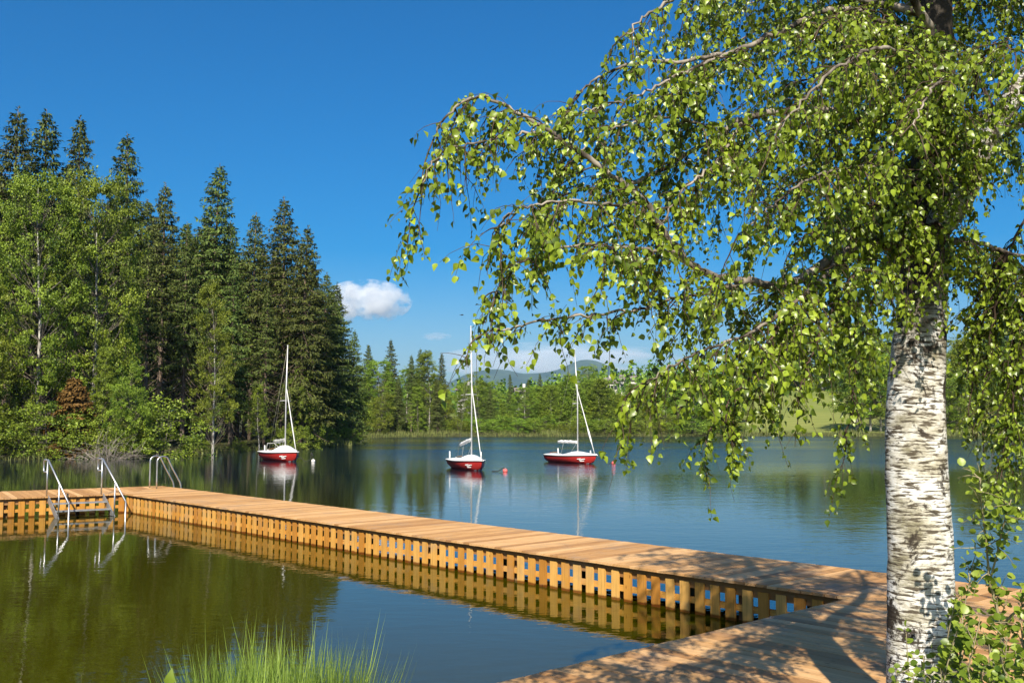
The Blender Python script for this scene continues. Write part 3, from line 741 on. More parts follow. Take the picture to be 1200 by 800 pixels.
# ------------------------------------------------------------------ foreground birch
class Foliage:
    def __init__(s, seed): s.r = np.random.RandomState(seed); s.pos = []; s.ax = []; s.nr = []; s.sz = []; s.tn = []
    def add(s, p, a, n, size, tone): s.pos.append(p); s.ax.append(a); s.nr.append(n); s.sz.append(size); s.tn.append(tone)
def grow(p, d, L, steps, grav, wob, r):
    """a drooping shoot from p along d"""
    p = np.array(p, float); d = np.array(d, float); d /= np.linalg.norm(d); out_ = [p.copy()]
    for i in range(steps):
        d = d + np.array([0, 0, -grav / steps]) + r.normal(0, wob, 3); d /= np.linalg.norm(d)
        p = p + d * L / steps; out_.append(p.copy())
    return out_
def leafy(fol, path, spacing, size, start=.1, spread=1.0):
    """leaves on short stalks either side of a hanging shoot"""
    r = fol.r; seg = np.array(path); L = np.linalg.norm(np.diff(seg, axis=0), axis=1); cum = np.r_[0, np.cumsum(L)]
    s = cum[-1] * start; k = r.randint(2); on = True; nxt = s
    while s < cum[-1]:
        if s >= nxt: on = r.rand() < .70; nxt = s + r.uniform(.04, .11)
        if not on: s += spacing; continue
        i = min(np.searchsorted(cum, s) - 1, len(L) - 1); i = max(i, 0)
        t = (s - cum[i]) / max(L[i], 1e-6); p = seg[i] * (1 - t) + seg[i + 1] * t; d = (seg[i + 1] - seg[i]) / max(L[i], 1e-6)
        sd_ = np.cross(d, r.normal(0, 1, 3)); sd_ /= np.linalg.norm(sd_) + 1e-6
        for q in range(1 + (r.rand() < .45)):
            st = sd_ * (1 if q == 0 else -1) * .8 + d * .35 + np.array([0, 0, -.35]); st /= np.linalg.norm(st)
            p2 = p + st * r.uniform(.008, .022)
            ax = st * .65 * spread + np.array([0, 0, -.62]) + r.normal(0, .42, 3)
            nr = np.array([r.normal(0, 1.0), -.3 + r.normal(0, .95), .45 + r.normal(0, .5)])
            fol.add(p2, ax, nr, size * r.choice([.55, .8, 1.0, 1.2]) * r.uniform(.85, 1.15), np.clip(r.beta(1.7, 1.7), 0, 1))
        s += spacing * r.uniform(.6, 1.4)

BR = np.random.RandomState(11)
birch = tag(empty('birch_tree', at_y(1079, 800, 6.18)), 'big white barked birch with drooping sunlit leaves beside the pier', 'birch tree')
birch.location.z = gz(birch.location.x, birch.location.y) - .05
def bbuild(b, name, m, root=birch):
    o = b.build(name, m) if isinstance(b, MB) else link(name, b)
    o.parent = root; o.matrix_parent_inverse = Matrix.Translation(-Vector(root.location)); return o

TY = 6.18
tr_px = [(1080, 830, 43), (1080, 800, 39.5), (1079, 740, 38.5), (1079, 680, 38.5), (1078, 620, 37.5), (1075, 560, 36), (1074, 500, 34), (1075, 450, 32), (1078, 400, 30), (1081, 350, 28.5), (1084, 300, 29), (1088, 250, 25), (1090, 200, 24), (1093, 140, 22), (1095, 80, 20), (1097, 20, 18)]
tpts = [at_y(x, y, TY) for x, y, r_ in tr_px]; trad = [r_ * .965 / F * TY for x, y, r_ in tr_px]
e0 = tpts[-1]
for k_, (dx, dy, z_, r_) in enumerate([(.03, .03, 5.8, .088), (.0, .1, 6.8, .07), (.08, .1, 7.8, .052), (.02, .18, 8.9, .034), (.1, .2, 10.0, .012)]):
    tpts.append(Vector((e0.x + dx, e0.y + dy, z_))); trad.append(r_)
tpts.insert(0, Vector((tpts[0].x, TY, birch.location.z - .1))); trad.insert(0, .25)
sm = smooth_path(tpts, 110); tt_ = np.linspace(0, len(tpts) - 1, 110); rs_ = np.interp(tt_, range(len(tpts)), trad)
def trunk_mesh(path, radii, sides, seed, bark_shade_fn):
    b = MB(); r = np.random.RandomState(seed)
    b.tube(path, list(radii), sides)
    me = b.mesh('trunk', M['birch_bark'])
    co = np.array(b.v); nring = len(path)
    ctr = np.repeat(np.array([tuple(p) for p in path]), sides, 0); dirv = co - ctr
    ang = np.tile(np.arange(sides) / sides * 2 * PI, nring); zz = co[:, 2]
    k = 1 + .035 * np.sin(ang * 3 + zz * 1.7) + .03 * np.sin(ang * 2 - zz * 2.9 + 1) + .006 * np.sin(zz * 31 + 2 * np.sin(ang * 2) + 3 * np.sin(zz * 5)) + r.normal(0, .006, len(co))
    co = ctr + dirv * k[:, None]
    me.vertices.foreach_set('co', co.astype(np.float32).ravel())
    at = me.attributes.new('rough', 'FLOAT', 'POINT'); at.data.foreach_set('value', bark_shade_fn(zz).astype(np.float32))  # holds dark bark and painted shade together
    me.update(); return me
g0 = birch.location.z
bbuild(trunk_mesh(sm, rs_, 32, 3, lambda z: np.clip(.95 * (1 - sstep(g0 + .05, g0 + .3, z)) + .12 * sstep(2.2, 2.6, z) + 1.7 * sstep(2.65, 3.9, z), 0, 2.0)), 'trunk', None)  # upper trunk: black bark, with the crown's shade painted into its colour

fork_px = [(1084, 285, 6.15, .075), (1104, 258, 6.05, .09), (1122, 235, 6.0, .085), (1140, 200, 6.0, .08), (1160, 155, 6.05, .075), (1190, 110, 6.1, .07), (1235, 40, 6.2, .06), (1275, -60, 6.3, .05), (1300, -190, 6.4, .035), (1310, -330, 6.5, .012)]
fp = [at_y(x, y, Y_) for x, y, Y_, r_ in fork_px]; fsm = smooth_path(fp, 44); frd = np.interp(np.linspace(0, 9, 44), range(10), [q[3] for q in fork_px])
bbuild(trunk_mesh(fsm, frd, 20, 5, lambda z: np.full_like(z, .38)), 'fork', None)

LIMBS = [  # photo x, photo y, metres away; radius at foot; spacing, length and droop of the side shoots; share of the limb left bare
    ([(1083, 300, 6.1), (1030, 286, 5.85), (985, 298, 5.6), (930, 331, 5.4), (880, 330, 5.2), (830, 322, 5.05), (795, 296, 4.95), (755, 238, 4.85), (703, 195, 4.75), (658, 165, 4.7), (635, 147, 4.65), (595, 127, 4.6), (565, 113, 4.55), (540, 122, 4.5), (518, 142, 4.45), (508, 165, 4.42)], .062, .07, .62, 1.9, .16),
    ([(658, 165, 4.7), (626, 157, 4.6), (590, 160, 4.5), (568, 166, 4.42), (535, 173, 4.36), (508, 190, 4.3), (494, 215, 4.28)], .012, .06, .30, 2.6, .0),
    ([(1090, 190, 6.15), (1040, 150, 5.95), (960, 128, 5.75), (900, 132, 5.6), (870, 142, 5.5), (844, 157, 5.42), (784, 195, 5.3), (731, 217, 5.2), (690, 222, 5.1), (655, 232, 5.05), (625, 252, 5.0)], .055, .065, .55, 2.0, .12),
    ([(1094, 100, 6.15), (1040, 30, 5.9), (980, 12, 5.7), (920, 34, 5.5), (860, 60, 5.35), (800, 72, 5.2), (750, 74, 5.1), (715, 82, 5.05), (690, 100, 5.0), (672, 120, 5.0)], .045, .06, .5, 2.2, .12),
    ([(1096, 40, 6.15), (1030, -50, 5.8), (950, -70, 5.5), (880, -50, 5.3), (820, -20, 5.2), (775, 8, 5.1), (752, 22, 5.05), (736, 42, 5.0)], .045, .06, .5, 2.0, .15),
    ([(880, 330, 5.2), (835, 340, 5.05), (790, 352, 4.9), (745, 362, 4.75), (700, 368, 4.6), (655, 372, 4.45), (615, 381, 4.35), (585, 387, 4.3), (566, 390, 4.28)], .016, .065, .24, 2.4, .0),
    ([(795, 296, 4.95), (750, 292, 4.75), (705, 288, 4.6), (660, 290, 4.5), (625, 300, 4.4), (595, 322, 4.35), (580, 345, 4.32)], .014, .055, .34, 2.6, .0),
    ([(755, 238, 4.85), (715, 240, 4.6), (670, 235, 4.45), (630, 238, 4.35), (600, 250, 4.3), (582, 275, 4.3)], .012, .06, .40, 2.8, .0),
    ([(844, 157, 5.42), (805, 140, 5.2), (765, 138, 5.05), (725, 150, 4.9), (690, 168, 4.8), (668, 190, 4.75)], .014, .055, .40, 2.4, .0),
    ([(860, 60, 5.35), (815, 80, 5.15), (770, 100, 5.0), (730, 118, 4.9), (695, 128, 4.85), (672, 135, 4.8)], .014, .055, .40, 2.4, .0),
    ([(870, 142, 5.5), (840, 190, 5.2), (805, 220, 5.0), (775, 262, 4.9), (760, 300, 4.85)], .014, .055, .42, 2.6, .1),
    ([(1180, 295, 5.9), (1158, 320, 6.0), (1146, 360, 6.05), (1140, 410, 6.1), (1138, 460, 6.1)], .014, .045, .38, 3.2, .05),
    ([(1230, 310, 5.7), (1205, 330, 5.7), (1190, 380, 5.7), (1186, 440, 5.72), (1188, 500, 5.72)], .014, .045, .38, 3.2, .05),
    ([(1205, 250, 5.9), (1180, 295, 5.95), (1165, 340, 6.0), (1158, 380, 6.0)], .012, .045, .38, 3.2, .05),
    # hanging curtain in front of the meadow
    ([(985, 298, 5.6), (960, 330, 5.3), (925, 360, 5.1), (890, 385, 4.95), (855, 400, 4.8), (820, 412, 4.7), (785, 430, 4.6), (755, 450, 4.55)], .022, .048, .50, 3.0, .05),
    ([(930, 331, 5.4), (915, 370, 5.2), (900, 410, 5.05), (880, 440, 4.95), (860, 462, 4.9), (846, 480, 4.86), (836, 500, 4.84)], .018, .05, .40, 3.2, .05),
    ([(1030, 286, 5.85), (1010, 310, 5.6), (985, 345, 5.4), (965, 385, 5.3), (950, 420, 5.2), (938, 450, 5.15)], .02, .055, .42, 3.0, .05),
    ([(1070, 300, 6.1), (1050, 310, 5.9), (1030, 335, 5.75), (1015, 375, 5.7), (1005, 420, 5.65), (998, 470, 5.6), (992, 510, 5.6)], .016, .055, .35, 3.0, .1),
    # limbs towards the viewer, covering the upper trunk
    ([(1092, 140, 6.1), (1075, 90, 5.7), (1050, 60, 5.3), (1015, 60, 5.0), (975, 85, 4.75), (935, 125, 4.6), (905, 165, 4.5)], .035, .06, .5, 2.2, .12),
    ([(1090, 180, 6.05), (1100, 130, 5.6), (1105, 100, 5.2), (1100, 95, 4.9), (1085, 115, 4.7), (1070, 150, 4.6)], .03, .07, .42, 2.4, .15),
    ([(1088, 230, 6.05), (1050, 205, 5.7), (1000, 195, 5.3), (950, 210, 5.0), (905, 240, 4.8), (865, 275, 4.7)], .03, .055, .5, 2.4, .1),
    ([(1085, 265, 6.05), (1045, 240, 5.8), (1005, 245, 5.5), (965, 262, 5.3), (930, 285, 5.2)], .02, .06, .42, 2.6, .1),
    ([(1095, 60, 6.1), (1098, 40, 5.85), (1095, 60, 5.65), (1090, 110, 5.55), (1088, 160, 5.5)], .012, .042, .32, 2.6, .1),
    ([(1090, 150, 6.1), (1108, 140, 5.85), (1114, 170, 5.65), (1112, 220, 5.6)], .012, .042, .32, 2.6, .1),
    ([(1085, 220, 6.1), (1070, 215, 5.85), (1062, 240, 5.7), (1060, 290, 5.65)], .012, .042, .30, 2.6, .1),
    ([(1088, 270, 6.1), (1100, 262, 5.88), (1106, 285, 5.75), (1104, 320, 5.7)], .012, .042, .28, 2.6, .1),
    ([(1140, 200, 6.0), (1146, 180, 5.85), (1142, 195, 5.7), (1136, 235, 5.65)], .010, .05, .28, 2.6, .1),
    # right-hand side
    ([(1098, 285, 6.1), (1140, 285, 6.0), (1180, 295, 5.9), (1230, 310, 5.75), (1290, 345, 5.65), (1340, 400, 5.6)], .035, .05, .55, 3.0, .05),
    ([(1190, 110, 6.1), (1220, 110, 5.8), (1250, 140, 5.55), (1265, 200, 5.4), (1260, 270, 5.3)], .02, .07, .45, 2.8, .05),
    ([(1180, 295, 5.8), (1172, 340, 5.85), (1162, 390, 5.9), (1155, 440, 5.95), (1150, 490, 5.95)], .014, .05, .40, 3.2, .0),
    ([(1230, 310, 5.6), (1215, 360, 5.6), (1198, 420, 5.65), (1186, 480, 5.7), (1178, 540, 5.7)], .014, .05, .40, 3.2, .0),
    ([(1150, 180, 6.0), (1140, 120, 5.7), (1150, 70, 5.4), (1170, 50, 5.1), (1190, 60, 4.9)], .02, .06, .45, 2.4, .1),
    ([(1170, 140, 6.05), (1130, 60, 6.2), (1100, 30, 6.3), (1060, 60, 6.3), (1020, 120, 6.2)], .02, .07, .5, 2.4, .1),
    # behind the trunk, in its shade
    ([(1080, 300, 6.25), (1040, 250, 6.6), (1000, 230, 6.9), (950, 240, 7.2), (900, 270, 7.4)], .035, .07, .6, 2.4, .1),
    ([(1086, 230, 6.25), (1020, 160, 6.7), (950, 150, 7.0), (880, 190, 7.3), (830, 240, 7.5)], .035, .075, .6, 2.2, .1),
    ([(1090, 180, 6.25), (1110, 130, 6.8), (1140, 130, 7.2), (1180, 170, 7.6)], .03, .075, .6, 2.4, .1),
    ([(1092, 120, 6.25), (1040, 40, 6.7), (960, 10, 7.1), (880, 40, 7.4), (800, 100, 7.6)], .035, .075, .6, 2.2, .1),
    ([(1086, 300, 6.25), (1120, 280, 6.7), (1160, 290, 7.0), (1210, 320, 7.3)], .025, .07, .6, 2.8, .1),
    ([(1088, 230, 6.25), (1040, 190, 6.5), (990, 180, 6.8), (940, 195, 7.0), (900, 225, 7.1)], .025, .05, .55, 2.4, .05),
    ([(1090, 170, 6.25), (1050, 110, 6.5), (1000, 90, 6.7), (940, 95, 6.9), (880, 115, 7.0)], .025, .05, .55, 2.4, .05),
    ([(1092, 90, 6.25), (1060, 30, 6.4), (1010, 0, 6.6), (950, -10, 6.8), (890, 0, 7.0), (840, 30, 7.1)], .025, .05, .55, 2.4, .05),
    ([(1086, 270, 6.25), (1050, 245, 6.4), (1010, 250, 6.5), (970, 275, 6.6)], .02, .05, .5, 2.6, .05),
    ([(1094, 60, 6.25), (1120, 10, 6.5), (1150, -10, 6.7), (1190, 10, 6.9)], .025, .055, .55, 2.4, .05),
    ([(1092, 120, 6.1), (1070, 60, 5.9), (1040, 20, 5.7), (1000, 10, 5.5), (960, 30, 5.3)], .02, .055, .5, 2.4, .1),
]
fol = Foliage(5); twg = MB()
def twig_tree(p, d, L, droop, leaf, fol, twg, r, rad=.0042, spacing=.027, subs=True):
    path = grow(p, d, L, 8, droop * .72, .17, r)
    twg.tube([Vector(q) for q in path], list(np.linspace(rad, .0012, len(path))), 4, cap=False)
    leafy(fol, path, spacing, leaf)
    if subs:
        ns = int(L / .06)
        for k in range(ns):
            i = r.randint(1, len(path) - 1); q = path[i]; dd = np.array(path[i]) - np.array(path[i - 1])
            dd = dd / np.linalg.norm(dd) + r.normal(0, .75, 3); l2 = r.uniform(.07, .30)
            p2 = grow(q, dd, l2, 4, 1.5, .16, r)
            twg.tube([Vector(z) for z in p2], [.0022, .0018, .0014, .0011, .0009], 3, cap=False)
            leafy(fol, p2, spacing, leaf)
def dress(path, spacing, length, droop, bare, leaf, r, fol, twg, tip_taper=True):
    P_ = np.array([tuple(q) for q in path]); L = np.linalg.norm(np.diff(P_, axis=0), axis=1); cum = np.r_[0, np.cumsum(L)]
    s = cum[-1] * bare
    while s < cum[-1]:
        i = max(min(np.searchsorted(cum, s) - 1, len(L) - 1), 0); t = (s - cum[i]) / L[i]
        p = P_[i] * (1 - t) + P_[i + 1] * t; d = (P_[i + 1] - P_[i]) / L[i]; f = s / cum[-1]
        side = np.cross(d, [0, 0, 1]); side /= np.linalg.norm(side) + 1e-6
        dr = d * r.uniform(.2, .9) + side * r.uniform(-1, 1) * 1.0 + np.array([0, 0, r.uniform(-.5, .35)])
        l_ = length * r.uniform(.4, 1.25) * (1 - .5 * f if tip_taper else 1)
        twig_tree(p, dr, l_, droop * r.uniform(.7, 1.3), leaf, fol, twg, r)
        s += spacing * r.uniform(.5, 1.5)
    twig_tree(P_[-1], unit(P_[-1] - P_[-2]) * .8 + np.array([0, 0, -.5]), length * .8, droop * 1.2, leaf, fol, twg, r)
LEAF = .035
def to_px(q):
    dx, dy, dz = q[0], q[1], q[2] - EYE; zc = dy * math.cos(PITCH) + dz * math.sin(PITCH); yc = -dy * math.sin(PITCH) + dz * math.cos(PITCH)
    return 600 + F * dx / zc, 400 - F * yc / zc
def trimmed(pa):
    """a bough ends before it would hang below the crown's own outline on the open side"""
    for i, q in enumerate(pa):
        x, y = to_px((q[0], q[1], q[2] - .5))
        if i > 3 and x < 800 and y > -40: return pa[:i]
    return pa
for pts, r0, spc, ln, dr, bare in LIMBS:
    pa = smooth_path([at_y(*q) for q in pts], 10 + 5 * len(pts))
    n_ = len(pa); jit = [Vector(BR.normal(0, .006, 3)) * min(1, i / 4) for i in range(n_)]
    pa = [q + j for q, j in zip(pa, jit)]
    b = MB(); b.tube(pa, list(r0 * .62 * (1 - np.linspace(0, 1, n_) ** .5) + .0035), 10 if r0 > .03 else 6)
    bbuild(b, 'limb', M['limb_bark'] if r0 > .02 or pts[0][0] < 900 else M['twig_bark'])
    dress(pa, spc, ln, dr, bare, LEAF, BR, fol, twg)
# the crown goes on above the picture
az = .4
for z_ in np.linspace(5.05, 9.6, 26):
    az += 2.4; L = 2.7 * (1 - ((z_ - 4.4) / 6.2) ** 1.5) + .3
    i = int(np.argmin([abs(p.z - z_) for p in sm])); p = np.array(sm[i])
    pa = grow(p, (math.cos(az), math.sin(az), .8), L, 12, 1.5, .06, BR); pa = trimmed(pa)
    b = MB(); b.tube([Vector(q) for q in pa], list(np.linspace(.026 * (1.2 - (z_ - 5) / 6), .005, len(pa))), 6); bbuild(b, 'limb', M['limb_bark'])
    dress(pa, .095, .62, 2.2, .18, LEAF * 1.05, BR, fol, twg)
for k_ in range(15):      # the sunny side carries the thickest limbs
    z_ = 5.5 + 3.4 * (k_ + .5) / 15; az = -PI / 2 + BR.uniform(-1.15, 1.0); L = 1.75 * (1 - ((z_ - 4.4) / 6.4) ** 1.6) + .3
    p = np.array(sm[int(np.argmin([abs(p.z - z_) for p in sm]))])
    pa = grow(p, (math.cos(az), math.sin(az), .75), L, 12, 1.5, .06, BR); pa = trimmed(pa)
    b = MB(); b.tube([Vector(q) for q in pa], list(np.linspace(.024, .005, len(pa))), 6); bbuild(b, 'limb', M['limb_bark'])
    dress(pa, .075, .55, 1.8, .12, LEAF * 1.1, BR, fol, twg)
az = 1.0
for k_ in range(9):
    i = 16 + int(k_ * 3); p = np.array(fsm[min(i, 42)]); az += 2.4
    pa = grow(p, (math.cos(az) + .3, math.sin(az), .5), 1.5, 10, 1.6, .06, BR)
    b = MB(); b.tube([Vector(q) for q in pa], list(np.linspace(.02, .004, 11)), 6); bbuild(b, 'limb', M['limb_bark'])
    dress(pa, .085, .6, 2.4, .15, LEAF, BR, fol, twg)
bbuild(twg, 'twigs', M['twig_bark'])
bbuild(leaves_mesh('foliage', fol.pos, fol.ax, fol.nr, fol.sz, fol.tn, M['birch_leaf'], .95), 'foliage', None)
print('birch leaves', len(fol.pos))

# ------------------------------------------------------------------ trees of the shores (models about 1 unit = 1 m)
def spruce_model(seed, H, width, bare=.12, dens=1.0, gappy=.25, top_open=.15, dead=False):
    r = np.random.RandomState(seed)
    tb = MB(); n = 14; bend = r.normal(0, .012 * H, 2)
    tp = [Vector((bend[0] * (i / n) ** 2, bend[1] * (i / n) ** 2, H * i / n)) for i in range(n + 1)]
    tb.tube(tp, [H * .0115 * (1 - i / n) ** .85 + .012 for i in range(n + 1)], 8)
    pos, ax, nr, sz, tn, wd = [], [], [], [], [], []
    z = H * bare * .5
    while z < H * .985:
        f = z / H
        prof = (1 - f) ** .68 * (.55 + .45 * min(1, (f + .03) / .28)) if f > .02 else .4
        prof *= 1 - .62 * math.exp(-(1 - f) / .05)
        R = width * prof * 1.36 + .12
        nb = r.randint(5, 8) if f < .9 else 5
        a0 = r.rand() * 6.28
        for k in range(nb):
            a = a0 + k * 2 * PI / nb + r.normal(0, .22); L = R * r.uniform(.5, 1.28)
            live = f > bare * r.uniform(.8, 1.35)
            if r.rand() < gappy * (1.2 - f): L *= r.uniform(.35, .75)
            el = .85 * (f - .48) + r.normal(0, .14); droop = .66 - .36 * f
            base = np.array([bend[0] * f * f, bend[1] * f * f, z]); h = np.array([math.cos(a), math.sin(a), 0]); pn = np.array([-math.sin(a), math.cos(a), 0])
            ns = 7; path = []
            for i in range(ns + 1):
                u = i / ns
                path.append(base + h * L * u * (1 - .06 * u) + np.array([0, 0, L * (el * u - droop * u ** 1.3 + .42 * droop * u ** 3.2)]))
            if L > .7: tb.tube([Vector(q) for q in path], list(np.linspace(.012 + .012 * L, .006, ns + 1)), 3, cap=False)
            if not live and r.rand() < .75: continue
            m_ = int((8 + 26 * L) * dens * (1 if live else .3) * (1 - .25 * (f > .72)))
            for q in range(m_):
                u = r.uniform(.16, 1) ** .75; i = min(int(u * ns), ns - 1); t = u * ns - i
                p = path[i] * (1 - t) + path[i + 1] * t
                sd_ = r.choice([-1, 1]); lat = (1 - u * .55) * L * .36 * r.uniform(0, 1) ** .8
                fw = h * .55 + pn * sd_ * .8 + np.array([0, 0, r.uniform(-.55, .05)])
                p = p + pn * sd_ * lat + h * lat * .35 + np.array([0, 0, -lat * r.uniform(.05, .55)])
                if r.rand() < .38: fw = fw * .35 + np.array([0, 0, -.9])       # hanging twigs
                pos.append(p); ax.append(fw + r.normal(0, .18, 3)); nr.append(np.array([0, 0, 1.]) * .9 + h * .5 + r.normal(0, .45, 3))
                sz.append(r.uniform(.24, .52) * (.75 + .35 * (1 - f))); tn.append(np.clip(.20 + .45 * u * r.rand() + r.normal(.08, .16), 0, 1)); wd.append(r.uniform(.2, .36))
        z += (.24 + .24 * (1 - f)) * H / 24 * r.uniform(.75, 1.25) + .05
    # tufts up the leader
    for q in range(26):
        zz = H * (1 - .10 * r.rand() ** 1.3); a = r.rand() * 6.28
        pos.append(np.array([bend[0], bend[1], zz - .05])); ax.append(np.array([math.cos(a), math.sin(a), .5])); nr.append(r.normal(0, 1, 3)); sz.append(r.uniform(.12, .34)); tn.append(r.uniform(.3, .7)); wd.append(.25)
    pos = np.array(pos); T = DV.copy(); T[:, 0] *= .38
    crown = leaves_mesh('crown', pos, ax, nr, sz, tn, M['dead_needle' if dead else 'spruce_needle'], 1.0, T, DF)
    return tb.mesh('trunk', M['grey_bark' if dead else 'spruce_bark']), crown

def leafy_model(seed, H, R, bark, leaf=.17, nclump=60, per=150, base=.2, shape='oval', stems=1, clump=.85, lean=0.0, mname='broad_leaf'):
    """broadleaved tree or bush: trunk, limbs and clumps of leaf-sized faces around their ends"""
    r = np.random.RandomState(seed); tb = MB()
    pos, ax, nr, sz, tn = [], [], [], [], []
    tops = []
    for s in range(stems):
        a = r.rand() * 6.28; off = np.array([math.cos(a), math.sin(a), 0]) * (R * .22 if stems > 1 else 0) * r.rand()
        p = grow(off, (r.normal(0, .05) + off[0] * .25 + lean, r.normal(0, .05) + off[1] * .25, 1), H * r.uniform(.82, .97) if stems > 1 else H * .95, 12, -.3, .045, r)
        tb.tube([Vector(q) for q in p], list(np.linspace(.012 * H + .02, .015, 13) if stems == 1 else np.linspace(.008 * H + .012, .01, 13)), 7); tops.append(p)
    for k in range(nclump):
        tr_ = tops[r.randint(len(tops))]; f = base + (1 - base) * (k + r.rand()) / nclump
        u = (f - base) / (1 - base)
        w_ = {'oval': math.sin(PI * min(1, .16 + .76 * u)) ** .7, 'cone': (1 - u) ** .7 * min(1, u / .15 + .3), 'bush': math.sqrt(max(0, 1 - u ** 2.2)), 'column': (1 - u ** 3) * .9}[shape]
        a = k * 2.399 + r.normal(0, .35); L = R * (w_ * r.uniform(.45, 1.05) + .04)
        i = min(int(f * 12 * 1.02), 11); st = tr_[max(i - 1, 0)] if L > .4 else tr_[i]
        tgt = tr_[min(i + 1, 12)] * 1.0 + np.array([math.cos(a) * L, math.sin(a) * L, r.normal(0, .25) * R * .3]); tgt[2] = min(max(tgt[2], .25 * clump), H * 1.0)
        midp = (st + tgt) / 2 + np.array([0, 0, -.08 * L])
        if L > .4: tb.tube([Vector(q) for q in smooth_path([st, midp, tgt], 5)], list(np.linspace(.010 + .008 * L, .005, 5)), 4, cap=False, mi=1)
        cr = clump * r.uniform(.6, 1.25); kn = int(per * r.uniform(.6, 1.3)); up = r.normal(.5, .18)
        # small sprays: several sub-tufts make the clump uneven
        sub = [tgt + r.normal(0, 1, 3) * np.array([.60, .60, .36]) * cr for _ in range(6)]
        for q in range(kn):
            c_ = sub[r.randint(6)]; g = r.normal(0, 1, 3); g /= max(1, np.linalg.norm(g) / 1.6)
            p = c_ + g * np.array([.30, .30, .17]) * cr
            if p[2] < .03: continue
            pos.append(p); nr.append(r.normal(0, .6, 3) + np.array([0, 0, .6]) + (p - tgt) * .6 / cr); ax.append(r.normal(0, 1, 3) + np.array([0, 0, -.5]))
            sz.append(leaf * r.uniform(.6, 1.3)); tn.append(np.clip(up + r.normal(0, .2), 0, 1))
    T = DV.copy(); T[:, 0] *= .75
    return tb.mesh('trunk', [M[bark], M['grey_bark']]), leaves_mesh('crown', pos, ax, nr, sz, tn, M[mname], 1.0, T, DF)

def plant(model, x, y, h, H0, label, cat, name, group=None, rz=None, wide=1.0, z=None):
    s = h / H0; root = tag(empty(name, (x, y, (gz(x, y) if z is None else z) - .12), rnd.uniform(0, 6.28) if rz is None else rz, (s * wide, s * wide, s)), label, cat, group)
    for nm, me in zip(('trunk', 'crown'), model): link(nm, me, root)
    return root

SPR = [(spruce_model(1, 24, 3.4, .30, 1.0, .25), 24), (spruce_model(2, 24, 2.9, .38, 1.0, .4), 24), (spruce_model(3, 24, 3.8, .18, 1.05, .2), 24), (spruce_model(4, 24, 2.7, .46, .9, .5), 24), (spruce_model(5, 24, 3.0, .20, .95, .55), 24), (spruce_model(6, 24, 3.5, .34, 1.0, .35), 24), (spruce_model(7, 24, 3.1, .32, 1.05, .3), 24)]
LFY = [(leafy_model(21, 18, 4.4, 'pale_bark', .17, 150, 240, .16, 'oval', 1, .85), 18), (leafy_model(22, 18, 4.0, 'pale_bark', .17, 125, 230, .18, 'column', 1, .85), 18),
       (leafy_model(23, 14, 3.6, 'grey_bark', .17, 105, 230, .05, 'cone', 1, .8), 14), (leafy_model(24, 13, 4.2, 'grey_bark', .17, 115, 230, .05, 'oval', 2, .85), 13),
       (leafy_model(25, 13, 2.6, 'pale_bark', .18, 80, 150, .26, 'column', 1, .8), 13)]
BSH = [(leafy_model(31, 3.2, 2.3, 'grey_bark', .12, 46, 150, .04, 'bush', 5, .62), 3.2), (leafy_model(32, 3.6, 1.9, 'grey_bark', .12, 42, 150, .05, 'bush', 4, .6), 3.6)]

def col_at(px, Y): return at_y(px, 490, Y).x
def h_for(px, py, Y, x, y): return at_y(px, py, Y).z - gz(x, y)
# the wood on the left: photo x of the stem, photo y of the tip, metres away, model, breadth, label
WOOD = [
    (-60, 130, 82, 2, 1.0, 'dark spruce at the wood edge, cut by the left side of the picture'),
    (6, 122, 80, 1, 1.05, 'tall dark spruce behind the big light green birch, leftmost tip'),
    (44, 126, 84, 3, 1.1, 'open crowned spruce with bare upper stem, second tip above the light green birch'),
    (84, 134, 86, 3, 1.0, 'thin crowned spruce with pale stem, third tip above the light green birch'),
    (142, 155, 88, 4, 1.05, 'lone pointed see-through spruce top standing against blue sky right of the birch'),
    (186, 212, 84, 1, 1.0, 'short brownish spruce between the see-through top and the tallest spruce'),
    (245, 190, 90, 2, 1.0, 'highest pointed spruce in the middle of the wood'),
    (214, 262, 80, 1, .9, 'slim brown green spruce just left of the tallest pointed spruce'),
    (293, 246, 90, 0, .95, 'dark narrow spruce between the two tallest pointed spruces'),
    (331, 228, 88, 0, 1.05, 'tall spruce right behind the leftmost red boat'),
    (352, 262, 84, 2, .95, 'sunlit spruce with visible pale stem behind the mast of the leftmost boat'),
    (378, 318, 92, 2, 1.0, 'broad spruce on the right flank of the wood'),
    (396, 352, 96, 0, 1.1, 'lower spruce at the right end of the wood near the cloud'),
    (412, 385, 100, 2, .9, 'smallest dark spruce closing the right end of the wood'),
    (170, 285, 78, 3, 1.0, 'dim spruce behind the light green birch, right shoulder'),
    (270, 300, 79, 4, 1.0, 'dark spruce with bare lower stem in the deep shade of the wood'),
    (310, 330, 80, 3, .95, 'spruce with thin bare stem left of the leftmost boat mast'),
    (120, 230, 92, 0, 1.1, 'dark spruce hidden behind the light green birch crown'),
    (20, 215, 92, 2, 1.1, 'dark spruce filling the wood behind the birch, far left'),
    (65, 190, 96, 0, 1.1, 'background spruce between the two open crowned tips'),
    (230, 250, 98, 2, 1.1, 'background spruce left of the tallest pointed spruce'),
    (270, 258, 100, 0, 1.1, 'background spruce right of the tallest pointed spruce'),
    (165, 232, 100, 1, 1.2, 'background spruce under the see-through top'),
    (362, 300, 100, 1, 1.1, 'background spruce behind the right flank of the wood'),
    (320, 290, 104, 0, 1.2, 'background spruce behind the leftmost boat'),
]
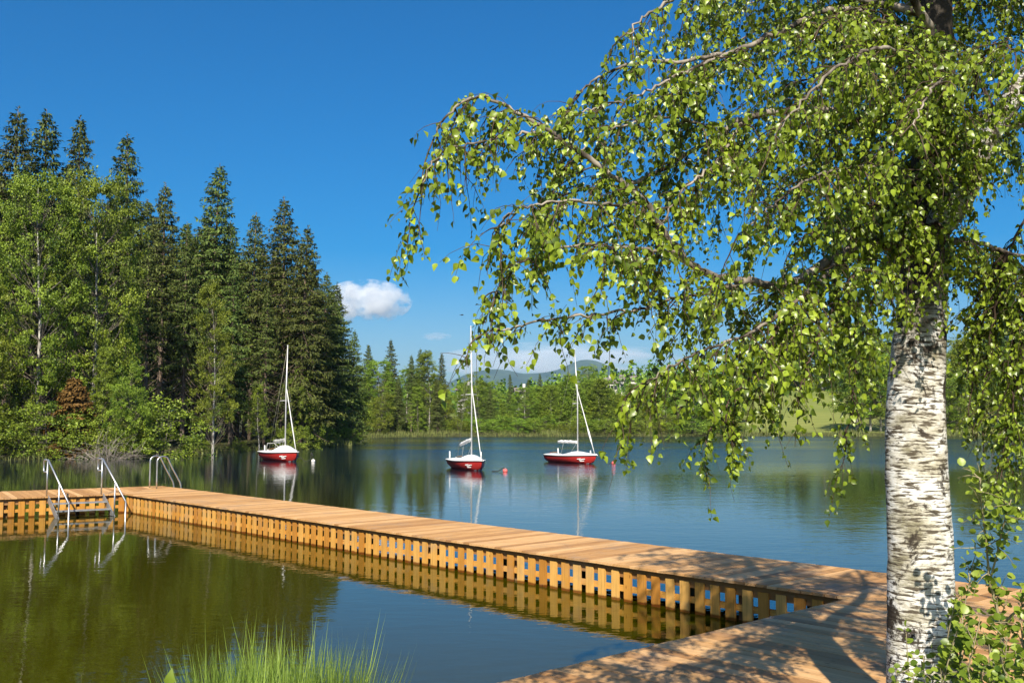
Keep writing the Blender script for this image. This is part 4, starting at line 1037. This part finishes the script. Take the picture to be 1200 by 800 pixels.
for px, py, Y_, k, wd, lab in WOOD:
    k = {0: 5, 2: 6}.get(k, k) if px % 2 else k
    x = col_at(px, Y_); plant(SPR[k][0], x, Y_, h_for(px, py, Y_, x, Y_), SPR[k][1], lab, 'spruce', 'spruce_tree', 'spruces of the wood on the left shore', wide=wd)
for i in range(34):
    Y_ = rnd.uniform(98, 135); px = -40 + i * 13.2 + rnd.uniform(-6, 6)
    px = min(px, 405); py = 175 + .30 * max(0, px) + rnd.uniform(15, 60)
    x = col_at(px, Y_); k = rnd.choice([0, 2, 1]); plant(SPR[k][0], x, Y_, h_for(px, py, Y_, x, Y_), SPR[k][1], 'dark spruce deep inside the wood, seen only through gaps', 'spruce', 'spruce_tree', 'spruces deep inside the wood', wide=1.15)
LEFT = [  # broadleaved trees in front of them
    (46, 204, 66, 0, .70, 'light green birch with leaning white stem, left of the two big ones'),
    (108, 204, 69, 0, .68, 'light green birch with rounded crown, right of the two big ones'),
    (-45, 230, 66, 1, .9, 'light green birch partly cut off by the left side of the picture'),
    (6, 330, 64, 3, .8, 'dark green broadleaf tree low in front of the leaning birch'),
    (150, 345, 72, 2, .45, 'shaded broadleaf tree tucked beneath the right big birch'),
    (250, 326, 72, 1, .60, 'light green birch with straight pale stem in front of the tallest spruce'),
    (165, 425, 64, 3, .72, 'bright green young alder leaning over the water by the bare bush'),
    (118, 400, 66, 2, .7, 'middle green young tree between the brown conifer and the alder'),
    (390, 440, 93, 3, .75, 'shaded broadleaf tree at the dark right foot of the wood'),
    (366, 430, 84, 3, .7, 'sunlit broadleaf tree right of the leftmost boat hull'),
    (305, 450, 78, 4, .8, 'small birch behind the stern of the leftmost boat'),
]
for px, py, Y_, k, wd, lab in LEFT:
    x = col_at(px, Y_); plant(LFY[k][0], x, Y_, h_for(px, py, Y_, x, Y_), LFY[k][1], lab, 'tree', 'broadleaf_tree', 'broadleaf trees of the left shore', wide=wd)
LB = [(-20, 478, 61.5, 'dark waterside bush at the left side of the picture'), (20, 488, 62, 'low green bush behind the left handrail'), (55, 470, 63, 'broad green bush behind the two handrails'),
      (92, 482, 63, 'yellow green bush with pale flowers above the right handrail'), (150, 492, 64, 'green bush hanging to the water beside the bare grey bush'), (186, 470, 64.5, 'round bright bush over the grab hoops'),
      (232, 510, 73, 'low bush on the bank under the straight pale stem'), (282, 513, 76, 'small bush left of the leftmost boat'), (338, 498, 80.5, 'bush right behind the leftmost boat'),
      (380, 498, 88, 'dark bush at the right foot of the wood'), (405, 500, 94, 'last dark bush before the far shore'), (416, 496, 101, 'shaded bush where the wood meets the far shore')]
for i, (px, py, Y_, lab) in enumerate(LB):
    x = col_at(px, Y_); plant(BSH[i % 2][0], x, Y_, h_for(px, py, Y_, x, Y_), BSH[i % 2][1], lab, 'bush', 'waterside_bush', 'bushes along the left shore', wide=1.15)
dm = spruce_model(9, 6, 1.5, .05, 1.5, .3, dead=True); x = col_at(86, 64)
plant(dm, x, 64, h_for(86, 440, 64, x, 64), 6, 'withered orange brown young conifer among the green bushes', 'dead conifer', 'dead_conifer', wide=1.15)
def bare_bush(seed, H, n, m):
    r = np.random.RandomState(seed); b = MB()
    for k in range(n):
        a = r.rand() * 6.28; e_ = r.uniform(.25, 1.2)
        pth = grow(np.array([r.normal(0, .25), r.normal(0, .2), 0]), (math.cos(a) * e_, math.sin(a) * e_, 1), H * r.uniform(.6, 1.15), 8, .7, .16, r)
        b.tube([Vector(q) for q in pth], list(np.linspace(.022, .006, 9)), 3, cap=False)
        for q in range(5):
            i = r.randint(2, 8); p2 = grow(pth[i], pth[i] - pth[i - 1] + r.normal(0, .16, 3), H * r.uniform(.25, .5), 5, .5, .18, r)
            b.tube([Vector(z) for z in p2], list(np.linspace(.011, .004, 6)), 3, cap=False)
    return b.mesh('twigs', m)
x = col_at(128, 62.0); o = tag(empty('bare_bush', (x, 61.6, gz(x, 61.6))), 'leafless grey bush hanging over the water by the bushes', 'bush')
link('branches', bare_bush(4, 2.7, 60, M['bleached_twig']), o)

# far shore
FAR = []
rf = random.Random(21)
def far(px, py, Y_, kind, k, wd, lab, grp):
    x = col_at(px, Y_)
    mdl = (SPR if kind == 's' else LFY if kind == 'l' else BSH)[k]
    plant(mdl[0], x, Y_, max(1.2, h_for(px, py, Y_, x, Y_)), mdl[1], lab, {'s': 'spruce', 'l': 'tree', 'b': 'bush'}[kind], {'s': 'spruce_tree', 'l': 'broadleaf_tree', 'b': 'waterside_bush'}[kind], grp, wide=wd)
G1 = 'trees in the grove right of the wood'
for a in [(432, 402, 142, 's', 0, 1.0, 'spruce standing left in the far grove'), (458, 396, 146, 's', 4, 1.05, 'thin topped spruce, highest in the left half of the far grove'), (446, 420, 140, 'l', 0, 1.0, 'round green tree left in the far grove'),
          (424, 425, 136, 'l', 3, .95, 'green tree directly beside the dark wood'), (440, 450, 133, 'l', 3, .9, 'low light green tree at the water in the far grove'), (466, 440, 138, 's', 2, .9, 'darker spruce low in the far grove'),
          (482, 414, 142, 's', 1, 1.0, 'slim spruce with bare pale lower stem in the far grove'), (494, 407, 148, 's', 2, .95, 'spruce behind the bright tree of the far grove'), (503, 410, 142, 'l', 1, .85, 'bright green tall tree right of centre in the far grove'),
          (517, 412, 148, 's', 3, 1.0, 'spruce at the right edge of the far grove'), (512, 440, 139, 's', 2, .8, 'dark low spruce at the right edge of the far grove'), (490, 450, 138, 'l', 2, .9, 'low tree in front of the slim spruce'),
          (528, 450, 146, 'l', 3, .9, 'green tree left of the middle boat mast'), (475, 430, 152, 'l', 0, 1.0, 'tree at the back of the far grove'), (455, 425, 158, 's', 0, 1.3, 'spruce at the back of the far grove')]:
    far(*a, G1)
for a in [(598, 437, 185, 's', 4, .9, 'lone thin dark spruce between the middle and right boat masts'), (555, 436, 175, 'l', 3, 1.2, 'brownish round tree behind the middle mast'), (575, 452, 150, 's', 2, .9, 'dark green spruce right of the middle boat mast'),
          (590, 470, 146, 'l', 2, 1.0, 'low dark tree right of the middle boat'), (540, 470, 146, 's', 2, .9, 'low dark spruce left of the middle boat')]:
    far(*a, 'trees behind the middle boat')
LABF = ['tall green tree with thin pale stems on the far shore, one of many', 'green tree in the far shore row behind the right boat', 'dim green tree on the rise behind the far shore']
for i in range(46):
    px = 606 + i * 5.6 + rf.uniform(-4, 4)
    if px > 872: break
    Y_ = rf.uniform(146, 158); top = 447 + 9 * math.sin(px * .045) + rf.uniform(-9, 14)
    k = rf.choice([4, 4, 1, 4, 0, 2])
    far(px, top, Y_, 'l', k, rf.uniform(.9, 1.35), LABF[1] if px < 700 else LABF[0], 'pale stemmed trees in the row ' + ('behind the right boat' if px < 700 else 'along the far shore'))
for i in range(22):
    px = 525 + i * 16 + rf.uniform(-8, 8); Y_ = rf.uniform(168, 200); top = 448 + rf.uniform(-8, 14)
    far(px, top, Y_, rf.choice('lls'), rf.choice([0, 3, 1]), rf.uniform(1.0, 1.5), LABF[2], 'trees on the rise behind the far shore')
for a in [(688, 427, 190, 'l', 0, 1.0, 'tall crowned tree overtopping the far row by the right mast'), (672, 440, 180, 'l', 3, 1.0, 'rounded tree behind the right boat mast'), (633, 436, 185, 's', 1, 1.0, 'pointed tree overtopping the far row left of the right mast')]:
    far(*a, 'trees on the rise behind the far shore')
# the ridge and copses above the meadow
for i in range(34):
    px = 860 + i * 12 + rf.uniform(-6, 6); Y_ = rf.uniform(262, 300); top = 426 - 36 * min(1, max(0, (px - 860) / 110)) + 6 * math.sin(px * .03) + rf.uniform(-9, 9)
    far(px, top, Y_, rf.choice('llsl'), rf.choice([0, 3, 2]), rf.uniform(1.2, 1.8), 'dark green tree in the wood above the sloping meadow', 'trees in the wood above the meadow')
for i in range(18):
    px = 1010 + i * 13 + rf.uniform(-6, 6); Y_ = rf.uniform(150, 172); top = 408 + rf.uniform(-16, 22)
    far(px, top, Y_, 'l', rf.choice([0, 1, 2, 3]), rf.uniform(1.0, 1.5), 'green lakeside tree on the far right shore behind the birch trunk', 'lakeside trees on the far right')
for i in range(64):
    px = 428 + i * 8.3 + rf.uniform(-4, 4)
    if 868 < px < 985: continue
    Y_ = 140.5 + max(0, (px - 880)) * .01 + rf.uniform(1, 5); x = col_at(px, Y_)
    if lake_sd(np.array([x]), np.array([Y_]))[0] < .4: Y_ += 4
    far(px, rf.uniform(485, 500), Y_, 'b', i % 2, rf.uniform(1.2, 2.0), 'low bush at the water of the far shore', 'bushes along the far shore')

# far woodland masses on the hills: one sheet of many crowns
r = np.random.RandomState(8); pos, ax, nr, sz, tn = [], [], [], [], []
for k in range(900):
    Y_ = r.uniform(300, 520); x = r.uniform(-.25, .62) * Y_ + r.normal(0, 10)
    if x > 40 and Y_ < 310: continue
    H = r.uniform(7, 12.5); z0 = gz(x, Y_); con = r.rand() < .4; tone = r.uniform(.1, .6)
    for q in range(80):
        u = r.rand(); R = (2.6 * (1 - u) if con else 3.8 * math.sin(PI * min(1, .12 + .85 * u))) * r.uniform(.6, 1); a = r.rand() * 6.28
        pos.append((x + R * math.cos(a), Y_ + R * math.sin(a), z0 + H * (.08 + .9 * u))); ax.append(r.normal(0, 1, 3) + np.array([0, 0, -.5])); nr.append((math.cos(a), math.sin(a), r.uniform(.2, 1.2)))
        sz.append(r.uniform(.6, 1.35)); tn.append(np.clip(tone + r.normal(0, .2), 0, 1))
tag(link('woodland', leaves_mesh('woodland', pos, ax, nr, sz, tn, M['broad_leaf'], 1.0, DV, DF)), kind='stuff')

# reeds and rough grass along the shores
r = np.random.RandomState(9); pos, ax, nr, sz, tn = [], [], [], [], []
loop = LAKE + LAKE[:1]
for (x0, y0), (x1, y1) in zip(loop, loop[1:]):
    if max(y0, y1) < 56 or min(x0, x1) < -62: continue
    L = math.hypot(x1 - x0, y1 - y0); isfar = min(y0, y1) > 118
    for k in range(int(L * (95 if isfar else 40))):
        t = r.rand(); o_ = r.uniform(-.35, 2.6 if isfar else 1.1); x = x0 + (x1 - x0) * t; y = y0 + (y1 - y0) * t
        nx2, ny2 = (y1 - y0) / L, -(x1 - x0) / L; x += nx2 * o_; y += ny2 * o_
        cl = .5 + .5 * math.sin(x * .6 + 2 * math.sin(y * .3)) * math.sin(x * .17)
        pos.append((x, y, max(gz(x, y), 0) - .05)); ax.append(r.normal(0, .22, 3) + np.array([0, 0, 1.])); nr.append(r.normal(0, 1, 3) + np.array([0, -1, .2]))
        sz.append(r.uniform(.3, .75) * (.4 + .8 * cl)); tn.append(np.clip(r.normal(.45, .25), 0, 1))
RV = np.array([(-.5, 0, 0), (.5, 0, 0), (.3, .55, .03), (0, 1, .12), (-.3, .55, .03)]); RF = np.array([(0, 1, 2), (0, 2, 4), (4, 2, 3)])
T = RV.copy(); T[:, 0] *= .10
tag(link('shore_grass', leaves_mesh('shore_grass', pos, ax, nr, sz, tn, M['shore_reed'], 1.0, T, RF)), kind='stuff')

# ------------------------------------------------------------------ near plants
r = np.random.RandomState(15)
tp = at_y(325, 790, 5.4); tz = gz(tp.x, tp.y)
pos, ax, nr, sz, tn = [], [], [], [], []
BV = np.array([(-.5, 0, 0), (.5, 0, 0), (-.45, .35, .0), (.45, .35, .0), (-.32, .68, .06), (.32, .68, .06), (0, 1, .20)])
BF = np.array([(0, 1, 3), (0, 3, 2), (2, 3, 5), (2, 5, 4), (4, 5, 6)])
top_h = at_y(325, 776, 5.4).z - tz
for k in range(4600):
    a = r.rand() * 6.28; q = math.sqrt(r.rand()) * .24; lean = r.beta(1.3, 1.6) * .95
    p = (q * math.cos(a) * 1.5, q * math.sin(a), -.03)
    a2 = a + r.normal(0, .5); d = np.array([math.cos(a2) * lean * 1.25, math.sin(a2) * lean, 1])
    pos.append(p); ax.append(d); nr.append(np.array([math.cos(a2), math.sin(a2), -.25]) * -1 + r.normal(0, .25, 3))
    sz.append(top_h * r.uniform(.5, 1.16) * (1.04 - .1 * lean) * np.linalg.norm(d) ** .4); tn.append(np.clip(r.normal(.5, .26), 0, 1))
    if k % 14 == 0: sz[-1] *= 1.22; tn[-1] = r.uniform(.7, 1)
T = BV.copy(); T[:, 0] *= .0105
o = link('sedge_tuft', leaves_mesh('sedge_tuft', pos, ax, nr, sz, tn, M['sedge'], 1.0, T, BF)); o.location = (tp.x, tp.y, tz)
tag(o, 'tall bright green sedge tuft at the edge of the basin', 'grass tuft')

# broad leaved plant whose tip shows left of the tuft
pp = at_y(174, 800, 5.0); pz = gz(pp.x, pp.y); root = tag(empty('broad_leaf_plant', (pp.x, pp.y, pz)), 'yellow green pointed leaf tip left of the sedge tuft', 'plant')
hh = at_y(175, 786, 5.0).z - pz
b = MB(); F_ = []
for k in range(7):
    a = k * .9; p = smooth_path([(0, 0, 0), (.05 * math.cos(a), .05 * math.sin(a), hh * .4), (.10 * math.cos(a), .10 * math.sin(a), hh * (.55 if k else .88))], 8)
    b.tube(p, .006, 5); F_.append(p[-1])
b.build('stem', M['sapling_bark'], root)
LV2 = LEAF_V.copy(); LV2[:, 0] *= .75
for k in range(7):
    ax_ = (.15, 0, 1) if k == 0 else (math.cos(k * .9) * .8, math.sin(k * .9) * .8, .35)
    link('leaf', leaves_mesh('leaf', [tuple(F_[k])], [ax_], [(.2, -1, .2) if k == 0 else (0, -.4, 1)], [.085 if k == 0 else .07], [(.5, .4, .6, .5, .3, .5, .7)[k]], M['sapling_leaf'], 1.0, LV2), root)

def shrub(loc, name, label, cat, stems, leaf, spacing, seed, bark, lm):
    """stems are lists of (x, y, metres) picture points turned into places"""
    root = tag(empty(name, loc), label, cat); f_ = Foliage(seed); inv = Vector(loc)
    for pts, r0, nsub, sl_, bare in stems:
        pa = smooth_path([(Vector(q) if len(q) == 3 and isinstance(q, Vector) else at_y(*q)) - inv for q in pts], 18)
        b = MB(); b.tube(pa, list(np.linspace(r0, .0022, 18)), 7)
        for k in range(nsub):
            i = int(18 * (bare + (1 - bare) * (k + f_.r.rand()) / nsub)); i = min(max(i, 1), 17)
            d = np.array(pa[i] - pa[i - 1]); d = d / np.linalg.norm(d) + f_.r.normal(0, .75, 3)
            p2 = grow(np.array(pa[i]), d, sl_ * f_.r.uniform(.5, 1.2), 5, .5, .12, f_.r)
            b.tube([Vector(q) for q in p2], list(np.linspace(.0035, .001, 6)), 4, cap=False)
            upleaf(f_, p2, spacing, leaf)
        upleaf(f_, [np.array(q) for q in pa[int(18 * bare):]], spacing, leaf)
        b.build('stem', M[bark], root)
    link('foliage', leaves_mesh('foliage', f_.pos, f_.ax, f_.nr, f_.sz, f_.tn, M[lm], 1.0, ROUND_V), root); return root
def upleaf(fol, path, spacing, size):
    r = fol.r; seg = np.array([tuple(q) for q in path])
    for i in range(len(seg) - 1):
        d = seg[i + 1] - seg[i]; L = np.linalg.norm(d) + 1e-6; d = d / L
        for k in range(max(1, int(L / spacing + r.rand()))):
            p = seg[i] + d * L * r.rand(); sd_ = np.cross(d, r.normal(0, 1, 3)); sd_ /= np.linalg.norm(sd_) + 1e-6
            fol.add(p + sd_ * .012, sd_ * .9 + d * .35 + np.array([0, 0, r.uniform(-.35, .25)]), np.array([r.normal(0, .5), -.45 + r.normal(0, .5), .75]), size * r.uniform(.55, 1.2), np.clip(r.normal(.55, .25), 0, 1))
sx_, sy_ = at_y(1172, 800, 5.4).x, 5.4; sz_ = gz(sx_, sy_)
G = Vector((sx_, sy_, sz_))
shrub(tuple(G), 'alder_sapling', 'thin forked sapling with round leaves growing right of the birch trunk', 'sapling', [
    ([G, (1173, 800, 5.4), (1174, 770, 5.4), (1173, 735, 5.4), (1168, 712, 5.4), (1160, 680, 5.38), (1157, 650, 5.35), (1154, 620, 5.3), (1150, 590, 5.25), (1148, 560, 5.2)], .013, 22, .16, .30),
    ([(1174, 735, 5.4), (1184, 722, 5.35), (1200, 708, 5.3), (1222, 685, 5.2), (1240, 650, 5.15)], .009, 12, .16, .35),
    ([(1160, 680, 5.38), (1168, 650, 5.3), (1176, 615, 5.2), (1185, 585, 5.15)], .006, 8, .14, .3),
], .043, .026, 4, 'sapling_bark', 'sapling_leaf')
stems = []
for k, (tx, ty, Y_) in enumerate([(1128, 722, 5.2), (1120, 745, 5.1), (1145, 740, 5.0), (1160, 760, 4.9), (1180, 745, 4.9), (1195, 725, 5.0), (1150, 775, 4.7), (1135, 790, 4.7), (1175, 785, 4.6), (1200, 770, 4.7), (1215, 735, 4.9), (1120, 700, 5.3), (1185, 800, 4.5), (1140, 660, 5.4)]):
    e_ = at_y(tx, ty, Y_); q0 = Vector((e_.x + rnd.uniform(-.1, .15), Y_ + rnd.uniform(-.1, .1), 0)); q0.z = gz(q0.x, q0.y) - .02
    q1 = q0.lerp(e_, .55) + Vector((rnd.uniform(-.06, .06), rnd.uniform(-.05, .05), .06))
    stems.append(([q0, q1, e_], .006, 8, .13, .35))
sl0 = at_y(1160, 800, 4.9); sl0.z = gz(sl0.x, sl0.y)
shrub(tuple(sl0), 'leafy_shrub', 'low bush of round yellow green leaves right of the birch foot', 'shrub', stems, .043, .021, 6, 'sapling_bark', 'sapling_leaf')
stems = []
for tx, ty, Y_ in [(1062, 742, 5.75), (1082, 768, 5.7), (1070, 790, 5.6), (1050, 785, 5.65), (1102, 772, 5.7), (1092, 792, 5.6)]:
    e_ = at_y(tx, ty, Y_); q0 = Vector((e_.x + rnd.uniform(-.05, .05), Y_ + .05, 0)); q0.z = gz(q0.x, q0.y) - .02
    stems.append(([q0, q0.lerp(e_, .5) + Vector((rnd.uniform(-.04, .04), -.02, 0)), e_], .004, 3, .09, .55))
sl1 = at_y(1075, 800, 5.7); sl1.z = gz(sl1.x, sl1.y)
shrub(tuple(sl1), 'leafy_sprouts', 'small fresh green shoots in front of the birch foot', 'sprouts', stems, .042, .04, 8, 'sapling_bark', 'sapling_leaf')
# short grass on the bank, mostly below the picture
pos, ax, nr, sz, tn = [], [], [], [], []
for k in range(14000):
    x, y = r.uniform(-7, 9), r.uniform(.6, 8.6)
    sd_ = lake_sd(np.array([x]), np.array([y]))[0]
    if sd_ < .15: continue
    pos.append((x, y, gz(x, y) - .02)); ax.append(r.normal(0, .35, 3) + np.array([0, 0, 1.])); nr.append(r.normal(0, 1, 3)); sz.append(r.uniform(.06, .2)); tn.append(np.clip(r.normal(.45, .25), 0, 1))
T = RV.copy(); T[:, 0] *= .07
tag(link('bank_grass', leaves_mesh('bank_grass', pos, ax, nr, sz, tn, M['sedge'], 1.0, T, RF)), kind='stuff')

# ------------------------------------------------------------------ far houses, bird
def house(px, py, Y_, wdt, dep, hgt, rz, label):
    p_ = at_y(px, py, Y_); root = tag(empty('farm_house', (p_.x, Y_, p_.z), rz), label, 'house')
    g = gz(p_.x, Y_); base = g - p_.z
    b = MB(); rh = wdt * .0 + dep * .36
    b.box((0, 0, (base + hgt) / 2), (wdt, 0, 0), (0, dep, 0), (0, 0, hgt - base), .5)
    for sx2 in (-1, 1):
        q = len(b.v); b.v += [(sx2 * wdt / 2, -dep / 2, hgt), (sx2 * wdt / 2, dep / 2, hgt), (sx2 * wdt / 2, 0, hgt + rh - .1)]; b.face((q, q + 1, q + 2) if sx2 > 0 else (q, q + 2, q + 1))
    b.build('wall', M['house_white'], root)
    b = MB()
    for sy2 in (-1, 1):
        n_ = Vector((0, sy2 * rh, dep / 2)).normalized(); a_ = Vector((0, -sy2 * dep / 2, rh))
        b.box(Vector((0, sy2 * dep / 4, hgt + rh / 2)) + n_ * .12 + Vector((0, sy2 * .25, -.15)), (wdt + .9, 0, 0), a_ * 1.14, n_ * .2, .5)
    rf_ = b.build('roof', M['roof'], root)
    b = MB(); b.box((wdt * .22, dep * .12, hgt + rh + .2), (.6, 0, 0), (0, .6, 0), (0, 0, 1.6), .5); b.build('chimney', M['house_white'], rf_)
    for k in range(4):
        for fl in range(2 if hgt > 4 else 1):
            b = MB(); b.box((-wdt / 2 + wdt * (k + .5) / 4, -dep / 2 - .02, 1.4 + fl * 2.7), (1.1, 0, 0), (0, .06, 0), (0, 0, 1.3), .5); b.build('window', M['window'], root)
house(712, 459, 330, 5, 4.2, 3.0, .35, 'white two storey house among trees on the hill behind the right boat mast')
house(738, 457, 345, 6, 5, 3.4, -.3, 'white house half hidden by trees, rightmost on the hill')
house(611, 466, 240, 3, 2.4, 1.5, .2, 'small white hut low among the trees between the two right boats')
house(545, 465, 235, 3, 2.6, 1.7, -.4, 'small white house behind the mast of the middle boat')
bp = at_y(541, 369, 190); root = tag(empty('flying_bird', bp, .4), 'dark bird flying alone below the leftmost birch branch', 'bird')
b = MB(); b.ball((0, 0, 0), .1, 10, 8, (2.6, .9, .9)); b.ball((.3, 0, .03), .07, 8, 6, (1.4, 1, 1)); b.tube([(-.22, 0, 0), (-.46, 0, .01)], [.06, .02], 6)
for sg in (-1, 1):
    q = len(b.v)
    top_ = [(.13, sg * .06, .03), (.16, sg * .38, .12), (.02, sg * .74, .05), (-.12, sg * .40, .10), (-.12, sg * .06, .02)]
    b.v += top_ + [(x_, y_, z_ - .02) for x_, y_, z_ in top_]
    o1 = [0, 1, 2, 3, 4]; b.face([q + i for i in (o1 if sg > 0 else o1[::-1])]); b.face([q + 5 + i for i in (o1[::-1] if sg > 0 else o1)])
    for i in range(5):
        j = (i + 1) % 5; f_ = [q + i, q + 5 + i, q + 5 + j, q + j]; b.face(f_ if sg > 0 else f_[::-1])
b.build('body', M['bird'], root)
